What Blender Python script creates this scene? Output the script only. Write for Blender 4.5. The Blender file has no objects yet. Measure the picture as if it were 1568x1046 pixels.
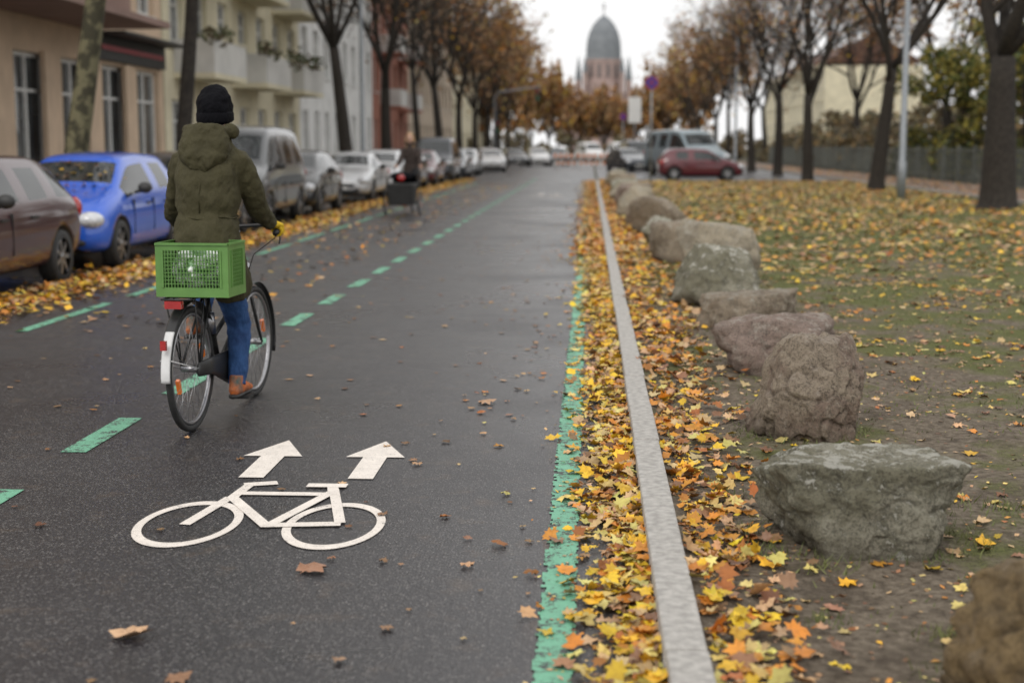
import bpy, bmesh, math, random
import numpy as np
from mathutils import Vector, Matrix, noise, Euler
random.seed(7); rng=np.random.default_rng(7)
scene=bpy.context.scene
COL=scene.collection
# ------------------------------------------------------------------ materials
def nn(nt,t,**k):
    n=nt.nodes.new(t)
    for a,b in k.items(): setattr(n,a,b)
    return n
def mat(name,c1,c2=None,rough=.6,metal=0,scale=6,bump=0,bscale=60,lo=.35,hi=.65,spec=.5,coat=0,detail=4,emit=None):
    m=bpy.data.materials.new(name); m.use_nodes=True; nt=m.node_tree; L=nt.links
    b=nt.nodes['Principled BSDF']
    if c2 is None: c2=tuple(x*.8 for x in c1)
    tc=nn(nt,'ShaderNodeTexCoord'); n=nn(nt,'ShaderNodeTexNoise'); n.inputs['Scale'].default_value=scale; n.inputs['Detail'].default_value=detail
    L.new(tc.outputs['Object'],n.inputs['Vector'])
    r=nn(nt,'ShaderNodeValToRGB'); r.color_ramp.elements[0].position=lo; r.color_ramp.elements[1].position=hi
    r.color_ramp.elements[0].color=(*c1,1); r.color_ramp.elements[1].color=(*c2,1)
    L.new(n.outputs['Fac'],r.inputs['Fac']); L.new(r.outputs['Color'],b.inputs['Base Color'])
    b.inputs['Roughness'].default_value=rough; b.inputs['Metallic'].default_value=metal
    b.inputs['Specular IOR Level'].default_value=spec; b.inputs['Coat Weight'].default_value=coat; b.inputs['Coat Roughness'].default_value=.05
    if bump:
        n2=nn(nt,'ShaderNodeTexNoise'); n2.inputs['Scale'].default_value=bscale; n2.inputs['Detail'].default_value=3
        L.new(tc.outputs['Object'],n2.inputs['Vector'])
        bp=nn(nt,'ShaderNodeBump'); bp.inputs['Strength'].default_value=bump; bp.inputs['Distance'].default_value=.02
        L.new(n2.outputs['Fac'],bp.inputs['Height']); L.new(bp.outputs['Normal'],b.inputs['Normal'])
    return m
def mix(nt,fac,a,b,mode='MIX'):
    m=nn(nt,'ShaderNodeMix',data_type='RGBA',blend_type=mode)
    for s,v in ((0,fac),(6,a),(7,b)):
        if hasattr(v,'node'): nt.links.new(v,m.inputs[s])
        elif s==0: m.inputs[0].default_value=v
        else: m.inputs[s].default_value=(*v,1)
    return m.outputs[2]
def noi(nt,vec,scale,detail=5,rough=.55):
    n=nn(nt,'ShaderNodeTexNoise'); n.inputs['Scale'].default_value=scale; n.inputs['Detail'].default_value=detail; n.inputs['Roughness'].default_value=rough
    nt.links.new(vec,n.inputs['Vector']); return n.outputs['Fac']
def ramp(nt,fac,lo,hi):
    r=nn(nt,'ShaderNodeMapRange'); r.clamp=True
    r.inputs[1].default_value=lo; r.inputs[2].default_value=hi
    nt.links.new(fac,r.inputs[0]); return r.outputs[0]
def newmat(name):
    m=bpy.data.materials.new(name); m.use_nodes=True; nt=m.node_tree
    tc=nn(nt,'ShaderNodeTexCoord'); return m,nt,nt.nodes['Principled BSDF'],tc.outputs['Object']
def addbump(nt,b,h,strength,dist):
    bp=nn(nt,'ShaderNodeBump'); bp.inputs['Strength'].default_value=strength; bp.inputs['Distance'].default_value=dist
    nt.links.new(h,bp.inputs['Height']); nt.links.new(bp.outputs['Normal'],b.inputs['Normal'])
def math_(nt,op,a,b):
    m=nn(nt,'ShaderNodeMath',operation=op)
    for i,v in enumerate((a,b)):
        if hasattr(v,'node'): nt.links.new(v,m.inputs[i])
        else: m.inputs[i].default_value=v
    return m.outputs[0]

def asphalt_mat():
    m,nt,b,v=newmat('asphalt')
    grain=noi(nt,v,95,2,.7); big=noi(nt,v,.55,4,.6); mid=noi(nt,v,5,4,.65)
    vo=nn(nt,'ShaderNodeTexVoronoi'); vo.inputs['Scale'].default_value=86; nt.links.new(v,vo.inputs['Vector'])
    sp=nn(nt,'ShaderNodeSeparateXYZ'); nt.links.new(vo.outputs['Color'],sp.inputs[0])
    stone=math_(nt,'MULTIPLY',ramp(nt,sp.outputs[0],.4,1.0),math_(nt,'SUBTRACT',1,ramp(nt,vo.outputs['Distance'],.3,.5)))
    c=mix(nt,ramp(nt,grain,.38,.62),(.009,.0085,.010),(.045,.042,.045))
    c=mix(nt,math_(nt,'MULTIPLY',stone,.85),c,(.22,.208,.20))
    c=mix(nt,math_(nt,'MULTIPLY',ramp(nt,big,.4,.7),.16),c,(.08,.075,.075))
    c=mix(nt,math_(nt,'MULTIPLY',ramp(nt,mid,.57,.70),.35),c,(.11,.078,.054))
    nt.links.new(c,b.inputs['Base Color'])
    rr=nn(nt,'ShaderNodeMapRange'); rr.inputs[1].default_value=.35; rr.inputs[2].default_value=.65; rr.inputs[3].default_value=.24; rr.inputs[4].default_value=.44
    nt.links.new(big,rr.inputs[0]); nt.links.new(rr.outputs[0],b.inputs['Roughness'])
    addbump(nt,b,math_(nt,'ADD',grain,math_(nt,'MULTIPLY',stone,.4)),.42,.008); return m
M={}
M['asphalt']=asphalt_mat()
def paint_mark(name,col,wear,dark=(.05,.048,.05)):
    m,nt,b,v=newmat(name)
    grain=noi(nt,v,100,3,.75); w=noi(nt,v,11,7,.75)
    c=mix(nt,ramp(nt,w,.35,.65),col,tuple(x*.8 for x in col))
    k=math_(nt,'MAXIMUM',math_(nt,'MULTIPLY',ramp(nt,grain,.6,.68),.8),ramp(nt,math_(nt,'ADD',w,math_(nt,'MULTIPLY',math_(nt,'SUBTRACT',grain,.5),.45)),wear,wear+.03))
    c=mix(nt,k,c,dark)
    nt.links.new(c,b.inputs['Base Color']); b.inputs['Roughness'].default_value=.6
    addbump(nt,b,grain,.5,.005); return m
M['white_paint']=paint_mark('white_road_paint',(.84,.77,.70),.66)
M['green_paint']=paint_mark('green_road_paint',(.17,.44,.29),.545)
def verge_mat():
    m,nt,b,v=newmat('verge_soil_grass')
    a=noi(nt,v,.8,5,.65); f=noi(nt,v,22,5,.7); ff=noi(nt,v,90,3,.7); a2=noi(nt,v,3,4,.6)
    soil=mix(nt,ramp(nt,f,.35,.7),(.105,.083,.062),(.30,.25,.19))
    soil=mix(nt,math_(nt,'MULTIPLY',ramp(nt,a2,.52,.65),.5),soil,(.07,.053,.04))
    grass=mix(nt,ramp(nt,ff,.35,.65),(.072,.085,.026),(.20,.205,.08))
    sep=nn(nt,'ShaderNodeSeparateXYZ'); nt.links.new(v,sep.inputs[0])
    far=ramp(nt,sep.outputs[1],5,30); fx=ramp(nt,sep.outputs[0],.3,2.4)
    k=math_(nt,'ADD',math_(nt,'MULTIPLY',far,.18),math_(nt,'ADD',a,math_(nt,'MULTIPLY',fx,.10)))
    k=math_(nt,'ADD',k,math_(nt,'MULTIPLY',a2,.45)); k=math_(nt,'ADD',k,math_(nt,'MULTIPLY',ff,.25))
    c=mix(nt,ramp(nt,k,.91,1.05),soil,grass)
    nt.links.new(c,b.inputs['Base Color']); b.inputs['Roughness'].default_value=.95; b.inputs['Specular IOR Level'].default_value=.2
    addbump(nt,b,math_(nt,'ADD',f,math_(nt,'MULTIPLY',ff,.4)),1,.04); return m
M['verge']=verge_mat()
M['kerb']=mat('granite_kerb',(.48,.46,.43),(.32,.305,.285),rough=.8,scale=28,bump=.5,bscale=120,detail=10)
M['joint']=mat('kerb_joint',(.06,.055,.05))
M['pave']=mat('pavement_slabs',(.2,.18,.165),(.13,.12,.11),rough=.8,scale=3,bump=.3,bscale=30)
M['path']=mat('path_gravel',(.28,.21,.17),(.18,.135,.11),rough=.9,scale=2,bump=.3,bscale=50)
M['groundfar']=mat('ground_earth',(.1,.09,.06),(.07,.07,.045),rough=.95,scale=.3)
def attr_leaf_mat(name,rough=.5):
    m,nt,b,v=newmat(name)
    at=nn(nt,'ShaderNodeAttribute'); at.attribute_name='Col'
    n=noi(nt,v,45,3,.65)
    c=mix(nt,math_(nt,'MULTIPLY',ramp(nt,n,.44,.7),.5),at.outputs['Color'],mix(nt,.7,at.outputs['Color'],(.15,.06,.02)))
    nt.links.new(c,b.inputs['Base Color']); b.inputs['Roughness'].default_value=rough; b.inputs['Specular IOR Level'].default_value=.35
    addbump(nt,b,n,.5,.006); return m
M['leaf']=attr_leaf_mat('autumn_leaf')
mf,ntf,bf,vf=newmat('tree_foliage'); at=nn(ntf,'ShaderNodeAttribute'); at.attribute_name='Col'; ntf.links.new(at.outputs['Color'],bf.inputs['Base Color']); bf.inputs['Roughness'].default_value=.7; M['foliage']=mf
M['bark']=mat('dark_bark',(.016,.013,.011),(.042,.035,.028),rough=.95,scale=14,bump=.8,bscale=22)
M['planebark']=mat('mottled_plane_bark',(.045,.04,.022),(.15,.135,.075),rough=.9,scale=5,bump=.4,bscale=25,lo=.45,hi=.55)
def rockmat(name,c1,c2,c3,vein=.6,lichen=(.5,.49,.44)):
    m,nt,b,v=newmat(name)
    c1,c2,c3=[tuple(x*.86 for x in q) for q in (c1,c2,c3)]
    a=noi(nt,v,2.6,6,.62); f=noi(nt,v,11,9,.8); g=noi(nt,v,80,4,.78)
    c=mix(nt,ramp(nt,a,.46,.54),c1,c2)
    c=mix(nt,math_(nt,'MULTIPLY',ramp(nt,f,.50,.56),.75),c,c3)
    vo=nn(nt,'ShaderNodeTexVoronoi'); vo.feature='DISTANCE_TO_EDGE'; vo.inputs['Scale'].default_value=2.4
    w=nn(nt,'ShaderNodeVectorMath',operation='ADD'); nt.links.new(v,w.inputs[0])
    n3=nn(nt,'ShaderNodeTexNoise'); n3.inputs['Scale'].default_value=3.5; n3.inputs['Detail'].default_value=7; n3.inputs['Roughness'].default_value=.65; nt.links.new(v,n3.inputs['Vector']); 
    nt.links.new(n3.outputs['Color'],w.inputs[1]); nt.links.new(w.outputs[0],vo.inputs['Vector'])
    crack=ramp(nt,vo.outputs['Distance'],.0,.010)
    c=mix(nt,math_(nt,'MULTIPLY',math_(nt,'SUBTRACT',1,crack),.6),c,(.05,.043,.036))
    c=mix(nt,math_(nt,'MULTIPLY',ramp(nt,g,.49,.60),.6),c,tuple(x*.32 for x in c1))
    geo=nn(nt,'ShaderNodeNewGeometry'); sn=nn(nt,'ShaderNodeSeparateXYZ'); nt.links.new(geo.outputs['Normal'],sn.inputs[0])
    up=ramp(nt,sn.outputs[2],.2,.95)
    lk=math_(nt,'MULTIPLY',ramp(nt,math_(nt,'ADD',f,math_(nt,'MULTIPLY',up,.08)),.59,.62),vein)
    c=mix(nt,lk,c,lichen)
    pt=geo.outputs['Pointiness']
    c=mix(nt,math_(nt,'MULTIPLY',math_(nt,'SUBTRACT',1,ramp(nt,pt,.44,.495)),.5),c,tuple(x*.3 for x in c2))  # crevice shade painted into the rock colour where the surface is concave
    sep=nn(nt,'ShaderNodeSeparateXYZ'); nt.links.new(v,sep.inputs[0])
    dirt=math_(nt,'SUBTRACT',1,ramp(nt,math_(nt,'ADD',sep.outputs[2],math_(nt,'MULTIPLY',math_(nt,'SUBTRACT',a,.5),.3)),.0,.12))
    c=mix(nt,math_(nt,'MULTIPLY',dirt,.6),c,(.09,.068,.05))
    nt.links.new(c,b.inputs['Base Color']); b.inputs['Roughness'].default_value=.8; b.inputs['Specular IOR Level'].default_value=.35
    h=math_(nt,'ADD',f,math_(nt,'ADD',math_(nt,'MULTIPLY',g,.15),math_(nt,'MULTIPLY',crack,.12)))
    addbump(nt,b,h,1,.06); return m
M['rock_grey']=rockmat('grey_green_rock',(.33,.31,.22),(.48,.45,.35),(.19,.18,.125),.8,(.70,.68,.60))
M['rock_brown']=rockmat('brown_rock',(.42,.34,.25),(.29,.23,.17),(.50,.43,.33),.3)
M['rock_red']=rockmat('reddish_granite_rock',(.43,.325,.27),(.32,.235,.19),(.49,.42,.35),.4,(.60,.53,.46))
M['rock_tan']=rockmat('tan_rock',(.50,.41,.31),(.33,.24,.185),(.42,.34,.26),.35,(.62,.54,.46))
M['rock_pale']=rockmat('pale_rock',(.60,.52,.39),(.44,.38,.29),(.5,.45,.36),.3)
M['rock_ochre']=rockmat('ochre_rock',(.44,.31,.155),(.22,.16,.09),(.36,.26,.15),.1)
M['rubber']=mat('black_rubber',(.018,.018,.018),(.03,.03,.03),rough=.7,scale=30)
M['black']=mat('black_enamel',(.012,.012,.013),(.02,.02,.02),rough=.4)
M['plastic']=mat('black_plastic',(.02,.02,.02),(.03,.03,.03),rough=.55)
M['steel']=mat('brushed_steel',(.45,.45,.46),(.3,.3,.32),rough=.35,metal=1)
M['galv']=mat('galvanised_pole',(.3,.32,.34),(.23,.25,.27),rough=.5,metal=.4,scale=12)
M['silverp']=mat('silver_mudguard',(.7,.7,.7),(.5,.5,.5),rough=.35)
M['glass']=mat('dark_car_glass',(.015,.018,.02),(.03,.035,.035),rough=.04,spec=.8)
M['winglass']=mat('window_glass',(.03,.035,.04),(.13,.14,.14),rough=.06,scale=.8,spec=.7)
M['lamp']=mat('headlight_lens',(.75,.76,.78),(.5,.52,.55),rough=.08,scale=25,coat=1)
M['redlamp']=mat('red_lens',(.45,.01,.01),(.3,.005,.005),rough=.15,coat=1)
M['orange']=mat('orange_reflector',(.9,.22,.01),(.7,.15,.01),rough=.2,coat=1)
M['plate']=mat('number_plate',(.75,.75,.72),(.7,.7,.68),rough=.5)
M['white']=mat('white_frame',(.72,.72,.7),(.62,.62,.6),rough=.5)
def carpaint(n,c,metal=.15): return mat(n,c,tuple(x*.9 for x in c),rough=.34,metal=metal,coat=1,scale=2)

# ------------------------------------------------------------------ mesh builder
class MB:
    def __init__(s): s.v=[];s.f=[];s.m=[];s.s=[]
    def add(s,vs,fs,mi=0,smooth=False):
        o=len(s.v); s.v.extend([tuple(q) for q in vs])
        for f in fs: s.f.append(tuple(i+o for i in f)); s.m.append(mi); s.s.append(smooth)
    def bx(s,x0,x1,y0,y1,z0,z1,mi=0):
        v=[(x0,y0,z0),(x1,y0,z0),(x1,y1,z0),(x0,y1,z0),(x0,y0,z1),(x1,y0,z1),(x1,y1,z1),(x0,y1,z1)]
        s.add(v,[(0,3,2,1),(4,5,6,7),(0,1,5,4),(1,2,6,5),(2,3,7,6),(3,0,4,7)],mi)
    def obox(s,c,size,R,mi=0):
        c=Vector(c); v=[]
        for z in(-.5,.5):
            for x,y in((-.5,-.5),(.5,-.5),(.5,.5),(-.5,.5)): v.append(c+R@Vector((x*size[0],y*size[1],z*size[2])))
        s.add(v,[(0,3,2,1),(4,5,6,7),(0,1,5,4),(1,2,6,5),(2,3,7,6),(3,0,4,7)],mi)
    def tube(s,pts,rads,n=8,mi=0,cap=True,ref=None,smooth=True,sq=1.0):
        pts=[Vector(p) for p in pts]; N=len(pts)
        if not hasattr(rads,'__len__'): rads=[rads]*N
        vs=[];prev=None
        for i,p in enumerate(pts):
            t=(pts[min(i+1,N-1)]-pts[max(i-1,0)]).normalized()
            a=Vector(ref) if ref is not None else (prev if prev is not None else (Vector((1,0,0)) if abs(t.x)<.8 else Vector((0,1,0))))
            a=(a-t*a.dot(t)).normalized(); prev=a; b=t.cross(a)
            r=rads[i]; ra,rb=r if hasattr(r,'__len__') else (r,r)
            for k in range(n):
                th=2*math.pi*k/n; cx,sx=math.cos(th),math.sin(th)
                if sq!=1: cx=math.copysign(abs(cx)**sq,cx); sx=math.copysign(abs(sx)**sq,sx)
                vs.append(p+a*(cx*ra)+b*(sx*rb))
        fs=[]
        for i in range(N-1):
            for k in range(n):
                k2=(k+1)%n; fs.append((i*n+k,i*n+k2,(i+1)*n+k2,(i+1)*n+k))
        if cap: fs.append(tuple(range(n-1,-1,-1))); fs.append(tuple((N-1)*n+k for k in range(n)))
        s.add(vs,fs,mi,smooth)
    def ell(s,c,r,n=14,mi=0,R=None):
        c=Vector(c);vs=[];m=n//2
        for i in range(1,m):
            ph=math.pi*i/m
            for k in range(n):
                th=2*math.pi*k/n
                q=Vector((r[0]*math.sin(ph)*math.cos(th),r[1]*math.sin(ph)*math.sin(th),r[2]*math.cos(ph)))
                vs.append(c+(R@q if R else q))
        T=Vector((0,0,r[2])); top=c+(R@T if R else T); bot=c-(R@T if R else T)
        vs+= [top,bot]; a=len(vs)-2;b=a+1; fs=[]
        for i in range(m-2):
            for k in range(n):
                k2=(k+1)%n; fs.append((i*n+k,(i+1)*n+k,(i+1)*n+k2,i*n+k2))
        for k in range(n):
            k2=(k+1)%n; fs.append((a,k,k2)); fs.append((b,(m-2)*n+k2,(m-2)*n+k))
        s.add(vs,fs,mi,True)
    def ring(s,c,R,r,n=40,k=6,mi=0,ax=(1,0,0),a0=0,a1=2*math.pi,ra=None):
        pts=[]; full=abs(a1-a0)>6.28
        for i in range(n+1):
            t=a0+(a1-a0)*i/n; pts.append(Vector(c)+Vector((0,math.cos(t)*R,math.sin(t)*R)))
        s.tube(pts,[(ra,r) if ra else r]*len(pts),n=k,mi=mi,cap=not full,ref=(1,0,0))
    def obj(s,name,mats,parent=None,loc=(0,0,0),rot=(0,0,0),link=True):
        me=bpy.data.meshes.new(name); me.from_pydata(s.v,[],s.f)
        for m in mats: me.materials.append(M[m] if isinstance(m,str) else m)
        me.polygons.foreach_set('material_index',s.m); me.polygons.foreach_set('use_smooth',s.s); me.update()
        ob=bpy.data.objects.new(name,me); ob.location=loc; ob.rotation_euler=rot
        if parent: ob.parent=parent
        COL.objects.link(ob); return ob
def empty(name,loc=(0,0,0),rz=0):
    e=bpy.data.objects.new(name,None); e.location=loc; e.rotation_euler=(0,0,rz); e.empty_display_size=.1; COL.objects.link(e); return e
def inst(name,me,loc,rz=0,sc=(1,1,1),parent=None):
    o=bpy.data.objects.new(name,me); o.location=loc; o.rotation_euler=(0,0,rz); o.scale=sc
    if parent: o.parent=parent
    COL.objects.link(o); return o
def bev(o,w=.01,seg=2):
    m=o.modifiers.new('b','BEVEL'); m.width=w; m.segments=seg; m.limit_method='ANGLE'; return o
def remesh(o,vx,sm=6,fold=0,fs=.12):
    r=o.modifiers.new('r','REMESH'); r.mode='VOXEL'; r.voxel_size=vx; r.use_smooth_shade=True
    if sm: k=o.modifiers.new('s','SMOOTH'); k.iterations=sm; k.factor=.5
    if fold:
        t=bpy.data.textures.new('folds','CLOUDS'); t.noise_scale=fs; t.noise_depth=2
        d=o.modifiers.new('d','DISPLACE'); d.texture=t; d.strength=fold; d.mid_level=.5; d.texture_coords='LOCAL'
    return o

# ------------------------------------------------------------------ ground, road
def plane(name,x0,x1,y0,y1,z,m):
    b=MB(); b.add([(x0,y0,z),(x1,y0,z),(x1,y1,z),(x0,y1,z)],[(0,1,2,3)]); return b.obj(name,[m])
plane('ground',-900,900,-100,1500,-.012,'groundfar')
plane('road',-7.8,.235,-10,420,0,'asphalt')
plane('side_street',.38,11.3,64.5,150,.002,'asphalt')
b=MB(); b.bx(-12.5,-7.98,-10,400,-.01,.10,0); b.obj('pavement',['pave'])
b=MB(); y=-5.0
while y<120:
    b.bx(-7.98,-7.8,y+.004,y+.996,-.01,.115); y+=1
b.obj('far_kerb',['kerb'])
b=MB(); y=1.0
while y<64:
    j=random.uniform(-.004,.004); b.bx(.23+j,.355+j,y+.004,y+.996,-.02,.105+random.uniform(-.004,.004)); y+=1
ke=empty('kerb'); bev(b.obj('kerb_stones',['kerb'],ke),.008)
b=MB(); b.bx(.24,.346,1,64,-.02,.088); b.obj('kerb_mortar',['joint'],ke)
def vz(x,y):
    return .052+.012*np.sin(1.7*x+.6*y)+.01*np.sin(2.9*y-1.1*x)+.006*np.sin(7*x+5*y)+.006*np.sin(9*y-6.3*x)
xs=np.concatenate([np.arange(.345,3,.08),np.arange(3,11.45,.35)]); ys=np.concatenate([np.arange(1,14,.1),np.arange(14,65,.5)])
X,Y=np.meshgrid(xs,ys); Z=vz(X,Y); Z[:,0]=.07
V=np.stack([X.ravel(),Y.ravel(),Z.ravel()],1); nx=len(xs); F=[(j*nx+i,j*nx+i+1,(j+1)*nx+i+1,(j+1)*nx+i) for j in range(len(ys)-1) for i in range(nx-1)]
b=MB(); b.add(V.tolist(),F,0,True); b.obj('grass_verge',['verge'])
b=MB(); b.bx(11.5,15.2,5,200,-.01,.06); b.obj('footpath',['path'])
b=MB(); y=8.0
while y<150: b.bx(11.38,11.5,y+.01,y+.99,-.01,.13); y+=1
b.obj('path_edging',['kerb'])
b=MB(); b.bx(6.4,11.35,20.6,21.2,.03,.078); b.obj('cross_path',['path'])
b=MB(); b.bx(15.2,60,5,300,-.01,.05); b.obj('park_ground',['groundfar'])
# markings
def flat(name,polys,z,m):
    b=MB()
    for p in polys: b.add([(x,y,z) for x,y in p],[tuple(range(len(p)))])
    return b.obj(name,[m])
pl=[]; y=-1.0
while y<60:
    w=.022*random.random()**2 if y<20 else 0; w2=.014*random.random()**2 if y<20 else 0; s=.03 if y<20 else .5
    pl.append([(-.165+w,y),(-.035-w2,y),(-.035-w2,y+s),(-.165+w,y+s)]); y+=s
flat('cycle_lane_edge_line',pl,.004,'green_paint')
dash=[]; 
for i in range(-3,38):
    y=5.27+1.73*i; dash.append([(-2.70,y),(-2.565,y),(-2.565,y+.93),(-2.70,y+.93)])
flat('centre_dashes',dash,.004,'green_paint')
d=[];y=3.0
while y<60: d.append([(-4.86,y),(-4.75,y),(-4.75,y+2.2),(-4.86,y+2.2)]); y+=2.9
flat('far_lane_line',d,.004,'green_paint')
def thick(p,q,w):
    p=Vector(p);q=Vector(q); n=(q-p).normalized(); n=Vector((-n.y,n.x))*w/2
    return [tuple(p-n),tuple(q-n),tuple(q+n),tuple(p+n)]
def ellring(cx,cy,rx,ry,wx,wy,n=56):
    out=[]
    for i in range(n):
        a=2*math.pi*i/n;c=2*math.pi*(i+1)/n
        out.append([(cx+(rx-wx)*math.cos(a),cy+(ry-wy)*math.sin(a)),(cx+rx*math.cos(a),cy+ry*math.sin(a)),(cx+rx*math.cos(c),cy+ry*math.sin(c)),(cx+(rx-wx)*math.cos(c),cy+(ry-wy)*math.sin(c))])
    return out
def bikemark(ox,oy,name):
    parts=[ellring(-1.675,5.73,.213,.365,.036,.066),ellring(-1.065,5.73,.207,.365,.036,.066),
     [thick((-1.685,5.70),(-1.61,6.17),.05)],[thick((-1.605,6.10),(-1.58,6.41),.05)],[thick((-1.605,6.40),(-1.46,6.45),.07)],
     [thick((-1.615,6.24),(-1.185,6.24),.062)],[thick((-1.605,6.17),(-1.335,5.68),.052)],[thick((-1.35,5.70),(-1.04,5.74),.065)],
     [thick((-1.335,5.69),(-1.17,6.29),.05)],[thick((-1.175,6.33),(-1.045,5.75),.046)],[thick((-1.155,6.21),(-1.195,6.41),.05)],[thick((-1.31,6.395),(-1.125,6.395),.07)]]
    e=empty(name)
    for k,p in enumerate(parts):
        o=flat('stroke_%d'%k,[[(x+ox,y+oy) for x,y in q] for q in p],.004+.0005*k,'white_paint'); o.parent=e
    return e
bikemark(.02,-.06,'bicycle_road_marking'); bikemark(0,39.5,'bicycle_road_marking')
def arrow(cx,y0,nm):
    flat(nm,[[(cx-.06,y0),(cx+.06,y0),(cx+.06,y0+.47),(cx-.06,y0+.47)],[(cx-.15,y0+.47),(cx+.15,y0+.47),(cx,y0+.86)]],.005,'white_paint')
arrow(-1.59,6.49,'arrow_road_marking'); arrow(-1.07,6.49,'arrow_road_marking')
arrow(-1.6,46.3,'arrow_road_marking'); arrow(-1.08,46.3,'arrow_road_marking')

# ------------------------------------------------------------------ leaves
out=[(0,-.6),(.10,-.32),(.48,-.42),(.5,-.14),(.92,.08),(.6,.26),(.64,.64),(.34,.52),(0,1.0)]
out=out+[(-x,y) for x,y in out[-2:0:-1]]
TL=np.array([(0,.05,0)]+[(x,y,0) for x,y in out]); nT=len(TL)
TF=[(0,i,(i%(nT-1))+1) for i in range(1,nT)]
QL=np.array([(0,-.8,0),(.7,-.1,0),(0,.95,0),(-.7,.1,0)],float); QF=[(0,1,2),(0,2,3)]
PAL=np.array([(.76,.48,.035),(.62,.26,.04),(.38,.14,.035),(.58,.38,.20),(.18,.09,.045),(.68,.55,.18),(.33,.19,.10)])
def leaves(name,pos,size,w,tilt=.4,detail=True,curl=.35):
    n=len(pos); T=TL if detail else QL; FF=np.array(TF if detail else QF); k=len(T)
    P=np.repeat(T[None],n,0).copy()
    P[:,:,0]*=rng.uniform(.75,1.1,n)[:,None]
    r2=(P[:,:,0]**2+P[:,:,1]**2)
    c=rng.uniform(-.5,1,n)[:,None]*curl; fold=rng.uniform(-.3,.9,n)[:,None]*curl
    P[:,:,2]=r2*c*.8+np.abs(P[:,:,0])*fold+ (rng.normal(0,.10,(n,k)) if detail else 0)
    P*=np.asarray(size).reshape(n,1,1)
    a=rng.uniform(0,2*np.pi,n); ca,sa=np.cos(a)[:,None],np.sin(a)[:,None]
    x=P[:,:,0]*ca-P[:,:,1]*sa; y=P[:,:,0]*sa+P[:,:,1]*ca; z=P[:,:,2]
    t=np.abs(rng.normal(0,tilt,n)); ct,st=np.cos(t)[:,None],np.sin(t)[:,None]
    y,z=y*ct-z*st,y*st+z*ct
    a=rng.uniform(0,2*np.pi,n); ca,sa=np.cos(a)[:,None],np.sin(a)[:,None]
    x,y=x*ca-y*sa,x*sa+y*ca
    z=z-z.min(1,keepdims=True)*.8
    V=np.stack([x,y,z],2)+np.asarray(pos)[:,None,:]
    F=(FF[None]+ (np.arange(n)*k)[:,None,None]).reshape(-1,3)
    me=bpy.data.meshes.new(name); me.vertices.add(n*k); me.vertices.foreach_set('co',V.ravel())
    me.loops.add(F.size); me.loops.foreach_set('vertex_index',F.ravel().astype(np.int32))
    me.polygons.add(len(F)); me.polygons.foreach_set('loop_start',np.arange(0,F.size,3,dtype=np.int32))
    me.update(calc_edges=True)
    w=np.array(w,float); ci=rng.choice(len(PAL),n,p=w/w.sum())
    col=PAL[ci]*rng.uniform(.65,1.2,(n,1))*rng.uniform(.9,1.1,(n,3)); C=np.ones((n,len(FF),4)); C[:,:,:3]=col[:,None,:]
    at=me.attributes.new('Col','FLOAT_COLOR','FACE'); at.data.foreach_set('color',C.ravel())
    me.materials.append(M['leaf']); o=bpy.data.objects.new(name,me); COL.objects.link(o); return o
def U(a,b,n): return rng.uniform(a,b,n)
def clump(x,y,s=1.0,seed=0): return .5+.25*np.sin(s*2.1*x+1.3*s*y+seed)+.25*np.sin(s*3.7*y-1.9*s*x+2*seed)
# gutter strip
n=3200; y=3.0+(17)*rng.random(n)**1.1; x=.222-np.abs(rng.normal(0,.105,n))*(1+.035*y); x=np.clip(x,-.8,.222)
z=.006+rng.random(n)*.05*np.clip(1-(.23-x)/.3,0,1)
leaves('gutter_leaves',np.stack([x,y,z],1),U(.026,.056,n),[6,2.5,.6,4,.6,3.5,1.3],.35)
n=2600; y=3+9*rng.random(n); x=.22-np.abs(rng.normal(0,.16,n))
leaves('leaf_litter',np.stack([x,y,0*x+.006],1),U(.006,.016,n),[2,1.5,1,3,2,2,4],.3,False)
n=6000; y=20+45*rng.random(n)**1.2; x=.225-np.abs(rng.normal(0,.22,n)); z=.006+rng.random(n)*.04
leaves('gutter_leaves',np.stack([x,y,z],1),U(.045,.07,n),[3,6,2.2,3,.8,1,1.2],.35,False)
# verge by kerb
n=2200; y=3+17*rng.random(n); x=.36+np.abs(rng.normal(0,.11+.014*y,n)); z=vz(x,y)+rng.random(n)*.03+.004
leaves('verge_leaves',np.stack([x,y,z],1),U(.026,.056,n),[3,4.5,1.3,4,1.2,1.5,2],.4)
n=6000; y=20+44*rng.random(n); x=.36+np.abs(rng.normal(0,.45,n)); z=vz(x,y)+rng.random(n)*.04
leaves('verge_leaves',np.stack([x,y,z],1),U(.045,.07,n),[3,6,2.2,3,.8,1,1.2],.35,False)
n=9000; y=3+15*rng.random(n); x=.38+4.5*rng.random(n)**1.4
leaves('leaf_litter',np.stack([x,y,vz(x,y)+.001],1),U(.006,.02,n),[1,1,1,3,3,2,4],.25,False)
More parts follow.
